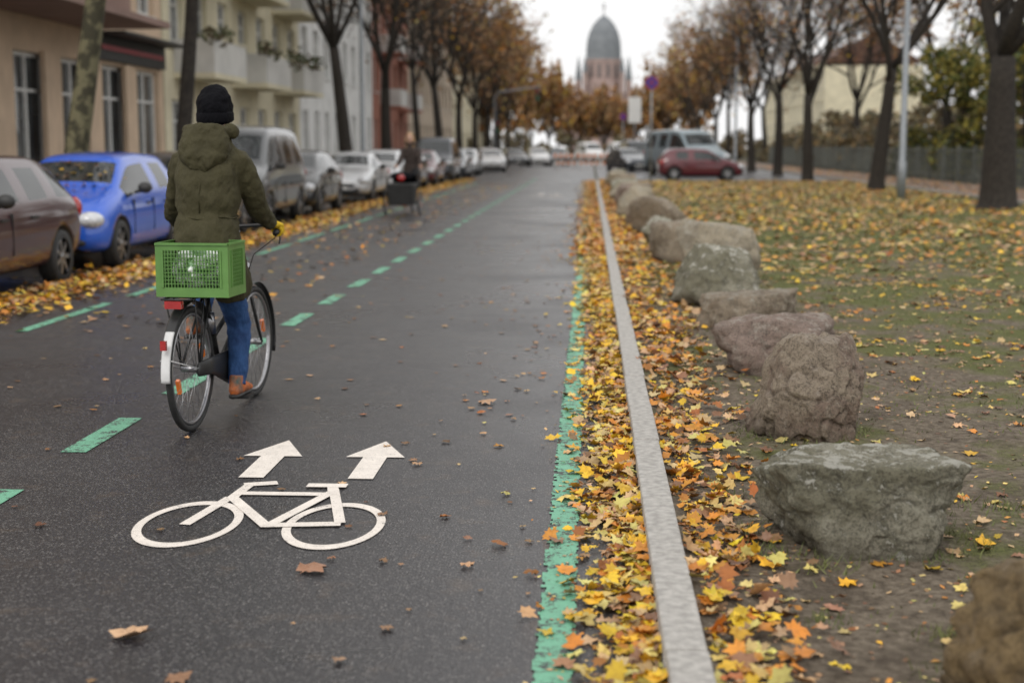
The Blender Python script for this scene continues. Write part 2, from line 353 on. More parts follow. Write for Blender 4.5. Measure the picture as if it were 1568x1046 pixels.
# lawn scatter
n=7200; y=3.2+17*rng.random(n)**.75; x=.5+9.5*rng.random(n); k=rng.random(n)<(.3+.65*(clump(x,y,.7,1)>.48)); x,y=x[k],y[k]; n=len(x)
leaves('lawn_leaves',np.stack([x,y,vz(x,y)+.003],1),U(.02,.055,n),[3.5,1.6,.8,4,1.3,3.5,2.2],.2)
n=28000; y=17+47*rng.random(n)**.85; x=.5+10.8*rng.random(n); k=rng.random(n)<(.38+.6*(clump(x,y,.35,4)>.35)*(y>19)); x,y=x[k],y[k]; n=len(x)
leaves('lawn_leaves',np.stack([x,y,vz(x,y)+.008],1),U(.045,.085,n),[3.5,4.5,1.2,5,.7,3,2],.25,False)
n=6500; y=10+100*rng.random(n); x=U(11.4,15.5,n); z=.07+0*x
leaves('path_leaves',np.stack([x,y,z],1),U(.05,.08,n),[.7,4,2,4,1.5,1,2.5],.25,False)
# far side gutter next to parked cars
n=13500; y=8+60*rng.random(n)**1.2; x=-5.64-rng.normal(0,.25,n)-(y>30)*.2; z=.006+rng.random(n)*.045
leaves('parking_lane_leaves',np.stack([x,y,z],1),U(.038,.065,n),[4.5,4,1,3,.6,1.5,1],.4,False)
n=2400; y=12+50*rng.random(n); x=-7.8+4.7*rng.random(n)**1.2; 
leaves('parking_lane_leaves',np.stack([x,y,0*x+.006],1),U(.04,.07,n),[2,3,1.5,3,1,1,2.5],.2,False)
# road scatter
n=330; y=3+25*rng.random(n); x=U(-5,0,n); x=np.where(rng.random(n)<.5,-np.abs(rng.normal(0,.5,n))-.2,x)
leaves('road_leaves',np.stack([x,y,0*x+.006],1),U(.012,.040,n),[0,.5,1.0,3,2.5,.2,4],.03,True,.05)
n=1100; y=8+60*rng.random(n); x=U(-5.2,.1,n)
leaves('road_leaves',np.stack([x,y,0*x+.007],1),U(.02,.045,n),[.6,1.5,1.5,3,2.5,.2,4],.05,False,.08)
P_=[(-1.02,5.02,.007),(-1.45,4.3,.007),(-1.2,3.92,.007),(-.63,8.5,.007),(-.35,5.4,.007)]
leaves('road_leaves',P_,[.08,.08,.06,.08,.05],[0,.3,1,2.5,1,0,3],.10,True,.25)
def blades(name,x,y,h,wd,col):
    n=len(x); a=U(0,6.28,n); lean=rng.normal(0,.02,(n,2))*(h/.035)[:,None]; zb=vz(x,y)-.004
    V=np.zeros((n,3,3)); V[:,0]=np.stack([x-wd*np.cos(a),y-wd*np.sin(a),zb],1); V[:,1]=np.stack([x+wd*np.cos(a),y+wd*np.sin(a),zb],1); V[:,2]=np.stack([x+lean[:,0],y+lean[:,1],zb+h],1)
    b=MB(); b.v=[tuple(q) for q in V.reshape(-1,3)]; b.f=[(3*i,3*i+1,3*i+2) for i in range(n)]; b.m=[0]*n; b.s=[False]*n
    b.obj(name,[col])
M['blade']=mat('grass_blade',(.08,.105,.028),(.18,.195,.065),rough=.7,scale=3)
n=42000; y=3.2+24*rng.random(n)**.9; x=.42+9*rng.random(n)
k=(clump(x,y,2.3,2)*.4+clump(x,y,.6,5)*.45+clump(x,y,6,3)*.15+.009*y+rng.normal(0,.12,n))>.64; x,y=x[k],y[k]; n=len(x)
blades('grass',x,y,U(.01,.032,n),.003+.0003*y,'blade')
xs_=[];ys_=[]
for (cx,cy,rx,ry,m_) in((1.05,5.40,.40,.30,420),(1.12,7.45,.3,.27,250),(1.37,3.75,.42,.4,250),(.85,5.0,.15,.1,60),(1.55,4.9,.25,.12,160),(.75,4.45,.12,.1,60),(1.3,6.1,.3,.15,150),(.62,6.1,.1,.2,60),(1.15,4.35,.18,.08,120),(1.75,5.9,.3,.2,200)):
    for _ in range(m_):
        a=random.uniform(0,6.28); r=random.uniform(.9,1.25) if rx>=.3 and ry>.24 else random.random(); xs_.append(cx+rx*r*math.cos(a)); ys_.append(cy+ry*r*math.sin(a))
x=np.array(xs_);y=np.array(ys_); blades('grass_tufts',x,y,U(.02,.06,len(x)),.0028+0*x,'blade')

# ------------------------------------------------------------------ boulders
def boulder(loc,size,seed,m,sub=5,np_=13,p=30,rz=0,top=.9,extra=(),rough=1,tilt=0):
    r_=np.random.default_rng(seed)
    bm=bmesh.new(); bmesh.ops.create_icosphere(bm,subdivisions=sub,radius=1)
    D=np.array([v.co[:] for v in bm.verts]); D/=np.linalg.norm(D,axis=1)[:,None]
    N=r_.normal(size=(np_,3)); N[:,2]*=.6; N/=np.linalg.norm(N,axis=1)[:,None]; dd=r_.uniform(.66,1.0,np_)
    if extra: dd=r_.uniform(.82,.98,np_)
    N=np.vstack([N,[(0,0,1)],[(0,0,-1)]]+[[e[:3]] for e in extra]); N/=np.linalg.norm(N,axis=1)[:,None]
    dd=np.concatenate([dd,[top,.8],[e[3] for e in extra]])
    q=np.clip(D@N.T,0,None)/dd; r=(q**p).sum(1)**(-1/p); r=np.clip(r,.3,1.35)
    C=D*r[:,None]
    off=Vector((seed*3.1,seed*1.7,0))
    for i,v in enumerate(bm.verts):
        c=Vector(C[i]); 
        f=noise.fractal(c*1.4+off,1,2,3)*.10
        rd=-max(0,.14-abs(noise.noise(c*2.1+off)))*.38-max(0,.10-abs(noise.noise(c*5.2-off)))*.22
        st=noise.noise(c*2.8-off); st=(.04 if st>.02 else (0 if st<0 else .04*st/.02))
        s2=noise.noise(c*6.5+off*2); st+=(.016 if s2>.02 else (0 if s2<0 else .016*s2/.02))
        g=noise.fractal(c*9+off,.8,2,5)*.018
        v.co=c*(1+rough*(f+rd+g+st))
    co=np.array([v.co[:] for v in bm.verts]); mn=co.min(0);mx=co.max(0)
    co=(co-(mn+mx)/2)/(mx-mn)*np.array(size)
    co[:,2]+=size[2]/2-.05
    for i,v in enumerate(bm.verts): v.co=co[i]
    for f in bm.faces: f.smooth=True
    me=bpy.data.meshes.new('boulder'); bm.to_mesh(me); bm.free(); me.materials.append(M[m])
    o=bpy.data.objects.new('boulder',me); o.location=(loc[0],loc[1],.05); o.rotation_euler=(0,tilt,rz); COL.objects.link(o); return o
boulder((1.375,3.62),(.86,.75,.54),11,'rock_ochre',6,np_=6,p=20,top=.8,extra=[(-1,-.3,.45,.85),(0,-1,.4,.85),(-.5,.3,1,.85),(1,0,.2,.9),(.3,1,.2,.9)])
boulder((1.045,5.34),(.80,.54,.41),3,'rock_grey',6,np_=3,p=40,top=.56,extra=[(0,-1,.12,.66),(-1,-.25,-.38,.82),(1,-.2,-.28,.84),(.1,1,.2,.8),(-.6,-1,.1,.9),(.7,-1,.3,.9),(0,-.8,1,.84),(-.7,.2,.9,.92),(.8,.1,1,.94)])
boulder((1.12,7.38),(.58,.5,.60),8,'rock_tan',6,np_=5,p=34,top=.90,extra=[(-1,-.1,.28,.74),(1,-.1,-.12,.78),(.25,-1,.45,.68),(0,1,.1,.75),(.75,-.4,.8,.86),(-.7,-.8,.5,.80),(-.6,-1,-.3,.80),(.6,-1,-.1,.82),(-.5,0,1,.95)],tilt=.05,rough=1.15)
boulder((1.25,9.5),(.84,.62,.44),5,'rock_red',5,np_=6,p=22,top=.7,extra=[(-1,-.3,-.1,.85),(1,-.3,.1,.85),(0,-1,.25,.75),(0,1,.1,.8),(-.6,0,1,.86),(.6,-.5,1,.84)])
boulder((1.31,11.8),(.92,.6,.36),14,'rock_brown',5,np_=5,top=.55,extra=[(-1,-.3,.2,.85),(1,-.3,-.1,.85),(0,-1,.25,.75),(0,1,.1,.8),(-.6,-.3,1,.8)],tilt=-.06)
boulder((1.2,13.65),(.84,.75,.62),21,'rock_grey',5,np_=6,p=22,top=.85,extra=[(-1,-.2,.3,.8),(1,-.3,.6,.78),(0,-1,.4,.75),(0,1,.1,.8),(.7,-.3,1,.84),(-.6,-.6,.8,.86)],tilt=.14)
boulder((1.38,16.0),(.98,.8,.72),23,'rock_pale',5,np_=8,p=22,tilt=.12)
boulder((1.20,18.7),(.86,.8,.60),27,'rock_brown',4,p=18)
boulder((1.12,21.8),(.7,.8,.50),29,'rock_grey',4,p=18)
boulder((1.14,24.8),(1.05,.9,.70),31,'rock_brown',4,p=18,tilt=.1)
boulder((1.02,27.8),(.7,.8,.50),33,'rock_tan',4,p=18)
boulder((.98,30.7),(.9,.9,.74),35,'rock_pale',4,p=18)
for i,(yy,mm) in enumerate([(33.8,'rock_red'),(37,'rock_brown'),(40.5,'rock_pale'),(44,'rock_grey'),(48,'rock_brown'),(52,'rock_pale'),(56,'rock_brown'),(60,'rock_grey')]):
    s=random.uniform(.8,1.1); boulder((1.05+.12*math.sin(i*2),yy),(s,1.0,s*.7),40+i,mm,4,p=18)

# ------------------------------------------------------------------ trees
def rotv(d,ang,rnd):
    ax=Vector((rnd.gauss(0,1),rnd.gauss(0,1),rnd.gauss(0,1))); ax=(ax-d*ax.dot(d)).normalized()
    return (Matrix.Rotation(ang,3,ax)@d).normalized()
def tree_mesh(seed,trunk_h=3.6,r0=.33,lean=(0,0),nleaf=2500,w=(1,3,3,3,2,.5,4),first=6.0,bark='bark',green=False,lsz=(.05,.10),nc=(5,7,7,4),dim=.75):
    rnd=random.Random(seed); b=MB(); tips=[]
    def grow(p,d,ln,r,lev):
        ns=[6,6,5,3,2][lev]; pts=[p];rs=[r]; q=p.copy(); e=r*[.62,.4,.35,.4,.5][lev]
        for i in range(ns):
            d=rotv(d,rnd.uniform(0,[.04,.2,.28,.3,.35][lev]),rnd)
            if lev: d=(d+Vector((0,0,.07 if lev<3 else .0))).normalized()
            q=q+d*ln/ns; pts.append(q.copy()); rs.append(r+(e-r)*(i+1)/ns)
        if lev==0: pts.insert(0,p-Vector((0,0,.1))); rs.insert(0,r*1.5); rs[1]=r*1.25; pts.insert(2,p+(pts[2]-p)*.35); rs.insert(2,r*1.03)
        b.tube(pts,rs,n=[14,9,5,3,3][lev],mi=0,cap=lev<2)
        if lev>=3: tips.extend(pts[1:])
        if lev==4: return
        for k in range(nc[lev]):
            m_=nc[lev]
            if lev==0: t=1.0-.12*(k%3==2); ang=rnd.uniform(.3,.75); L=first*rnd.uniform(.8,1.15)
            else: t=.25+.75*(k+.5)/m_; ang=rnd.uniform(.45,1.0)*(1-.5*t*(k==m_-1)); L=ln*rnd.uniform(.42,.66)*(1.15-.35*t)
            j=t*(len(pts)-1); i=min(int(j),len(pts)-2); pp=pts[i].lerp(pts[i+1],j-i); rr=rs[i]+(rs[i+1]-rs[i])*(j-i)
            dd=rotv((pts[i+1]-pts[i]).normalized(),ang,rnd)
            if lev==0:
                az=2*math.pi*k/m_+rnd.uniform(-.4,.4); dd=Vector((math.cos(az)*math.sin(ang),math.sin(az)*math.sin(ang),math.cos(ang)))
            grow(pp,dd,L,max(rr*rnd.uniform(.5,.72),.009),lev+1)
    grow(Vector((0,0,0)),Vector((lean[0],lean[1],1)).normalized(),trunk_h,r0,0)
    nb=len(b.f)
    me=bpy.data.meshes.new('tree'); 
    cols=[]
    for i in range(nleaf):
        c=rnd.choice(tips)+Vector((rnd.gauss(0,.12),rnd.gauss(0,.12),rnd.gauss(0,.14))); s=rnd.uniform(*lsz)
        R=Euler((rnd.uniform(0,6.3),rnd.uniform(0,6.3),rnd.uniform(0,6.3))).to_matrix()
        b.add([c+R@Vector(q)*s for q in ((0,-1,0),(.7,0,.15),(0,1,0),(-.7,0,.15))],[(0,1,2,3)],1)
        if green: col=np.array(rnd.choice([(.18,.19,.04),(.10,.13,.03),(.36,.30,.06),(.07,.09,.03),(.34,.26,.04)]))
        else: col=PAL[rnd.choices(range(7),w)[0]]*dim
        cols.append(col*rnd.uniform(.6,1.15))
    me.from_pydata(b.v,[],b.f); me.materials.append(M[bark]); me.materials.append(M['foliage'])
    me.polygons.foreach_set('material_index',b.m); me.polygons.foreach_set('use_smooth',b.s)
    at=me.attributes.new('Col','FLOAT_COLOR','FACE'); C=np.ones((len(b.f),4)); 
    if cols: C[nb:,:3]=np.array(cols)
    at.data.foreach_set('color',C.ravel()); me.update(); return me
TR=[tree_mesh(1,3.7,.46,(-.01,0),900),tree_mesh(2,4.2,.27,(-.06,0),1700),tree_mesh(3,3.8,.27,(.04,0),1700),tree_mesh(4,4.4,.18,(.07,.02),1600)]
TD=tree_mesh(9,3.5,.25,(0,0),3400,w=(.8,3,2,6,1.4,1.2,5),lsz=(.09,.16),dim=.72,nc=(5,6,6,3))
TE=tree_mesh(19,2.2,.25,(0,0),4600,w=(.8,3,1.8,6.5,1,1.2,5),lsz=(.2,.33),dim=.78,first=5,nc=(6,5,4,2))
TG=tree_mesh(12,2.2,.2,(.03,0),5500,green=True,lsz=(.08,.17),first=4,nc=(5,5,4,3))
TP=tree_mesh(15,6.2,.21,(.19,.02),900,bark='planebark',w=(3,1,1,2,1,4,1))
# right row
inst('tree',TR[0],(9.95,35.5,0),.4); inst('tree',TR[1],(9.85,50,0),2.0,(1.05,1.05,1.0)); inst('tree',TR[2],(9.6,64,0),4)
for i,yy in enumerate([78,91,105,119,133,148]): inst('tree',(TR[1+i%3] if i<3 else TD),(10.1+.3*math.sin(i*3),yy,0),i*1.7+1,(1,1,1.05))
# left row
inst('tree',TP,(-8.6,22.9,.1),0); inst('tree',TR[3],(-8.5,29.3,.1),0.3,(1,1,1.3))
for i,yy in enumerate([49.5,59,70,81,92,104,117,131,146]): inst('tree',(TR[1+i%3] if i<5 else TD),(-8.4,yy,.1),i*2.1,(1,1,1.15))
# park trees on the right
for i,(xx,yy) in enumerate([(17.5,58),(19,78),(18,98),(24,66),(17,140),(30,60)]): inst('tree',[TR[1],TD,TR[2],TG][i%4],(xx,yy,0),i*1.3,(1.1,1.1,1.2))
for i,(xx,yy) in enumerate([(17.3,47),(18,54),(19.5,63),(17.6,70),(21,50),(22,58)]): inst('park_tree',TG,(xx,yy,0),i*1.9,(.85,.85,.85))
for i in range(16):
    xx=[-14,-9.5,-6,-2,2.2,6,9.5,14][i%8]+random.uniform(-.8,.8); yy=[185,225][i//8]+random.uniform(-6,6)
    inst('distant_tree',TE,(xx,yy,0),i,(.8,.8,.92+.28*(abs(xx-2)>6)))
def shrub(name,x0,x1,y0,y1,h,n,pal,s=(.07,.16)):
    k=max(6,int((y1-y0)*(x1-x0)/3)); cs=np.stack([U(x0,x1,k),U(y0,y1,k),U(.3,h*.8,k)],1); rad=U(.6,1.3,k)
    b=MB(); cols=[]
    for c in cs: b.tube([(c[0],c[1],0),tuple(c)],[.04,.015],n=5,mi=0)
    nb=len(b.f)
    for i in range(n):
        j=random.randrange(k); d=rng.normal(size=3); d/=np.linalg.norm(d); c=Vector(cs[j]+d*rad[j]*random.uniform(.4,1.0))
        if c.z<.05: continue
        q=random.uniform(*s); R=Euler((random.uniform(0,6),random.uniform(0,6),random.uniform(0,6))).to_matrix()
        b.add([c+R@Vector(t)*q for t in ((0,-1,0),(.7,0,.15),(0,1,0),(-.7,0,.15))],[(0,1,2,3)],1)
        cols.append(np.array(random.choice(pal))*random.uniform(.5,1.2))
    o=b.obj(name,['bark','foliage']); at=o.data.attributes.new('Col','FLOAT_COLOR','FACE'); C=np.ones((len(b.f),4)); C[nb:,:3]=np.array(cols); at.data.foreach_set('color',C.ravel())
GP=[(.15,.16,.03),(.09,.11,.03),(.32,.27,.04),(.17,.13,.04),(.06,.07,.03)]
BP=[(.16,.12,.07),(.24,.16,.07),(.10,.09,.06),(.22,.19,.10)]
shrub('shrubbery',16,18,44,76,2.8,8000,GP); shrub('shrubbery',16,19,76,150,2.8,7000,BP,(.14,.28)); shrub('shrubbery',22,26,60,150,5.5,7000,BP,(.18,.34))
shrub('shrubbery',17,19,30,44,3,2500,GP); shrub('hedge',-16,18,168,172,3.2,4500,BP,(.22,.36))

b=MB(); y=36.0
while y<125:
    b.bx(15.39,15.41,y-.01,y+.01,.05,1.5,0); y+=.16
for z in(.25,1.35): b.bx(15.38,15.42,36,125,z,z+.04)
y=36.0
while y<125: b.bx(15.34,15.46,y-.06,y+.06,.0,1.6,0); y+=2.5
M['iron']=mat('fence_iron',(.16,.17,.15),(.1,.11,.1),rough=.6); b.obj('iron_fence',['iron'])
def lamp_post(x,y,h,r,arm=1):
    e=empty('street_lamp',(x,y,0)); b=MB(); b.tube([(0,0,0),(0,0,1.1),(0,0,1.15),(0,0,h)],[r*1.35,r*1.35,r,r*.6],n=14); b.obj('pole',['galv'],e)
    b=MB(); b.tube([(0,0,h-.05),(arm*.6,0,h+.25),(arm*1.6,0,h+.35)],[r*.55,r*.5,r*.4],n=8); b.ell((arm*1.9,0,h+.33),(.38,.13,.08)); b.obj('lamp_arm',['galv'],e)
lamp_post(9.0,42,8.5,.1,-1); lamp_post(-8.3,52,8.5,.085,1); lamp_post(9.2,92,8.5,.09,-1)

# ------------------------------------------------------------------ signs
M['blue']=mat('sign_blue',(.015,.03,.28),rough=.4); M['red']=mat('sign_red',(.34,.012,.03),rough=.4)
def nostop(x,y,z,r):
    e=empty('no_stopping_sign',(x,y,0)); b=MB(); b.tube([(0,0,0),(0,0,z+r+.05)],[.035,.035],n=10); b.obj('pole',['galv'],e)
    b=MB(); b.tube([(0,-.045,z),(0,-.06,z)],[r,r],n=32,mi=0,smooth=False); b.tube([(0,-.0605,z),(0,-.064,z)],[r*.84,r*.84],n=32,mi=1,smooth=False)
    for a in(.785,-.785): b.obox((0,-.067-.002*(a>0),z),(r*1.6,.004,r*.16),Matrix.Rotation(a,3,'Y'),0)
    b.obj('disc',['red','blue'],e)
nostop(2.3,55,3.95,.26); nostop(2.25,100,3.6,.25)
e=empty('information_sign',(3.1,102,0)); b=MB(); b.tube([(0,0,0),(0,0,5.2)],.05,n=8); b.bx(-.45,.45,-.1,-.06,3.2,5.0,1); bev(b.obj('board',['galv','white'],e))
e=empty('traffic_light',(-7.2,108,0)); b=MB(); b.tube([(0,0,0),(0,0,5.2),(.3,0,5.6),(3.4,0,6.0)],[.11,.09,.07,.05],n=10)
for px,pz in((3.2,5.4),(0.25,3)):
    b.bx(px-.16,px+.16,-.16,.12,pz-.45,pz+.45,1)
    for k,c in enumerate((2,3,4)): b.tube([(px,-.17,pz+.28-.28*k),(px,-.18,pz+.28-.28*k)],.09,n=14,mi=c)
M['lens_green']=mat('green_lens',(.02,.25,.1)); M['lens_dark']=mat('amber_lens',(.2,.1,.01)); b.obj('mast',['galv','plastic','redlamp','lens_dark','lens_green'],e)
M['orangeb']=mat('barrier_orange',(.75,.2,.03),rough=.5)
for i,xx in enumerate([-1.9,-.2,1.5]):
    e=empty('road_barrier',(xx,106+i*.3,0)); b=MB()
    for s in(-.7,.7): b.bx(s-.03,s+.03,-.03,.03,0,1.1,1); b.bx(s-.06,s+.06,-.35,.35,0,.08,2)
    for k in range(8): b.bx(-.78+k*.195,-.78+(k+1)*.195,-.06,-.035,.75,1.02,k%2)
    for k in range(8): b.bx(-.78+k*.195,-.78+(k+1)*.195,-.06,-.035,.25,.45,(k+1)%2)
    b.obj('barrier_boards',['orangeb','white','rubber'],e)

# ------------------------------------------------------------------ buildings
def wallmat(n,c): return mat(n,c,tuple(x*.82 for x in c),rough=.9,scale=1.2,bump=.15,bscale=40)
def building(name,y0,y1,x,floors,wall,bay,ww,gf=None,balc=(),depth=10,side=1,roof=(.12,.06,.04),balmat='white',skipg=False):
    e=empty(name,(x,y0,0)); e.scale=(side,1,1); L=y1-y0; H=sum(floors)
    w=MB();g=MB();f=MB()
    w.bx(-depth,-.3,0,L,0,H)
    z=0; nb=max(1,round(L/bay)); bw=L/nb
    for k,h in enumerate(floors):
        ws=ww if k else (gf or ww); zs=z+(.8 if k else .9); zh=z+h-(.45 if k else .75)
        w.bx(-.3,0,0,L,z,zs); w.bx(-.3,0,0,L,zh,z+h)
        edges=[0]
        for i in range(nb):
            c=(i+.5)*bw; edges+= [c-ws/2,c+ws/2]
            a,d=c-ws/2,c+ws/2
            g.bx(-.298,-.22,a,d,zs,zh)
            for q0,q1,r0,r1 in((a,a+.1,zs,zh),(d-.1,d,zs,zh),(a+.1,d-.1,zs,zs+.1),(a+.1,d-.1,zh-.1,zh),(c-.045,c+.045,zs+.1,zh-.1)): f.bx(-.22,-.15,q0,q1,r0,r1)
            f.bx(-.218,-.155,a+.1,c-.045,zs+(zh-zs)*.68,zs+(zh-zs)*.68+.07); f.bx(-.218,-.155,c+.045,d-.1,zs+(zh-zs)*.68,zs+(zh-zs)*.68+.07)
            f.bx(-.05,.07,a-.08,d+.08,zs-.06,zs-.003)
        edges.append(L)
        for i in range(0,len(edges),2): w.bx(-.3,0,edges[i],edges[i+1],zs,zh)
        z+=h
    w.bx(-.1,.3,-.0,L,H,H+.3)
    w.obj('walls',[wall],e); g.obj('window_glass',['winglass'],e); f.obj('window_frames',['white'],e)
    r=MB(); r.add([(.25,0,H+.3),(-depth/2,0,H+3.3),(-depth,0,H+.3),(.25,L,H+.3),(-depth/2,L,H+3.3),(-depth,L,H+.3)],[(0,1,4,3),(1,2,5,4),(0,2,1),(3,4,5),(0,3,5,2)]); r.obj('roof',[mat('roof_tiles',roof,rough=.8,scale=8)],e)
    if balc:
        bb=MB()
        for (ya,yb,zf) in balc:
            bb.bx(.003,1.25,ya,yb,zf-.16,zf); bb.bx(1.17,1.25,ya,yb,zf,zf+1.0,1); bb.bx(.003,1.17,ya,ya+.07,zf,zf+1.0,1); bb.bx(.003,1.17,yb-.07,yb,zf,zf+1.0,1)
            bb.bx(1.14,1.28,ya-.02,yb+.02,zf+1.0,zf+1.05,0)
        bb.obj('balconies',[wall,balmat],e)
    return e
M['wall_beige']=wallmat('beige_plaster',(.66,.50,.36)); M['wall_cream']=wallmat('cream_plaster',(.74,.68,.50)); M['wall_white']=wallmat('white_plaster',(.85,.85,.83)); M['wall_red']=wallmat('red_brick',(.38,.16,.11)); M['wall_tan']=wallmat('tan_plaster',(.6,.5,.39)); M['wall_brown']=wallmat('brown_plaster',(.3,.2,.17)); M['grey_bal']=wallmat('grey_balcony',(.66,.65,.62))
X0=-12.5
e=building('corner_shop_building',19,41.6,X0,[4.4,3.1,3.1,3.1,3.1],'wall_beige',2.83,1.5,gf=2.0,balc=[(2,8,4.6),(10.5,16,4.6),(2,8,7.7),(10.5,16,7.7)],balmat='wall_brown')
b=MB(); b.bx(.003,.16,16.6,22.4,3.75,4.35,0); b.bx(.165,.19,16.9,22.1,4.0,4.12,1)
b.bx(.003,.9,16.6,22.4,4.36,4.42,0)
for yy in(10.6,13.5,16.3,19.2): b.bx(.003,.12,yy-.28,yy+.28,.1,3.7,2)
b.obj('shop_sign',['plastic','red','wall_beige'],e)
b=MB(); b.bx(.0035,.05,5,10.3,.1,3.7,0); b.bx(.003,2.1,1.5,16.4,4.43,4.58,0); b.obj('dark_portal',['wall_brown'],e)
building('balcony_apartment_building',41.75,61.3,X0,[3.7,3.1,3.1,3.1,3.1],'wall_cream',2.8,1.4,balc=[(1,5,3.75),(8,12,3.75),(14.5,18.5,3.75),(1,5,6.85),(8,12,6.85),(14.5,18.5,6.85),(1,5,9.95),(8,12,9.95),(14.5,18.5,9.95)],balmat='grey_bal')
building('white_apartment_building',61.45,82,X0,[3.9,3.3,3.3,3.3,3.3],'wall_white',2.6,1.2)
building('brick_apartment_building',82.15,98,X0,[3.9,3.2,3.2,3.2,3.2],'wall_red',2.6,1.3,balc=[(3,6,3.95),(11,14,3.95),(3,6,7.1),(11,14,7.1)],balmat='grey_bal')
building('tan_apartment_building',98.2,130,X0,[3.9,3.2,3.2,3.2,3.2],'wall_tan',2.8,1.3)
building('far_apartment_building',150,200,X0-2,[3.9,3.2,3.2,3.2],'wall_cream',3,1.3)
building('park_side_building',150,200,24,[3.6,3.1,3.1],'wall_cream',3,1.4,side=-1)
building('park_side_building',70,118,36,[3.6,3.1,3.1,3.1],'wall_tan',3,1.4,side=-1)
b=MB()
for yy in(43,50,58,54.5): 
    for k in range(60): b.ell((X0+1.28+random.gauss(0,.12),yy+random.uniform(-1.4,1.4),4.85+random.gauss(0,.14)),(.07,.07,.06),n=6)
M['planter']=mat('planter_leaves',(.05,.09,.02),(.1,.05,.03),scale=4); b.obj('balcony_plants',['planter'])

# ------------------------------------------------------------------ church
M['brick']=mat('hazed_church_brick',(.40,.30,.27),(.34,.255,.235),rough=.9,scale=.4); M['slate']=mat('hazed_dome_slate',(.23,.245,.26),(.19,.205,.22),rough=.95,scale=.5,spec=.1); M['louvre']=mat('hazed_church_opening',(.18,.15,.145))  # distant haze is painted into these paler, greyer church colours
e=empty('domed_church',(3.3,380,0)); b=MB()
def ngon(c,r,z0,z1,n,mi,r2=None): b.tube([(c[0],c[1],z0),(c[0],c[1],z1)],[r,r2 or r],n=n,mi=mi,smooth=False)
b.bx(-9,9,4,30,0,14,0); b.add([(-9,4,14),(9,4,14),(0,4,19),(-9,30,14),(9,30,14),(0,30,19)],[(0,1,2),(0,2,5,3),(1,4,5,2)],1)
ngon((0,6),5.4,0,18.5,12,0); ngon((0,6),4.6,18.5,24,12,0); ngon((0,6),4.8,23.8,24.4,12,0)
prof=[(4.6,24.4),(4.6,27),(4.4,29.3),(3.8,31.6),(2.8,33.6),(1.5,35.1),(.25,36)]
b.tube([(0,6,z) for r,z in prof],[r for r,z in prof],n=12,mi=1,smooth=False)
b.bx(-.12,.12,5.9,6.1,36,39.4,2); b.bx(-.6,.6,5.9,6.1,38,38.25,2)
for s in(-1,1):
    ngon((s*6.6,3),.9,0,19,8,0); ngon((s*6.6,3),1.0,19,25,8,1,.1)
    ngon((s*4.9,1.5),.6,0,21,8,0); ngon((s*4.9,1.5),.7,21,25,8,1,.1)
for i in range(12):
    a=i*math.pi/6+math.pi/12; b.obox((4.55*math.cos(a),6+4.55*math.sin(a),21.4),(.35,.9,3.4),Matrix.Rotation(a,3,'Z'),2)
b.obj('church_body',['brick','slate','louvre'],e)

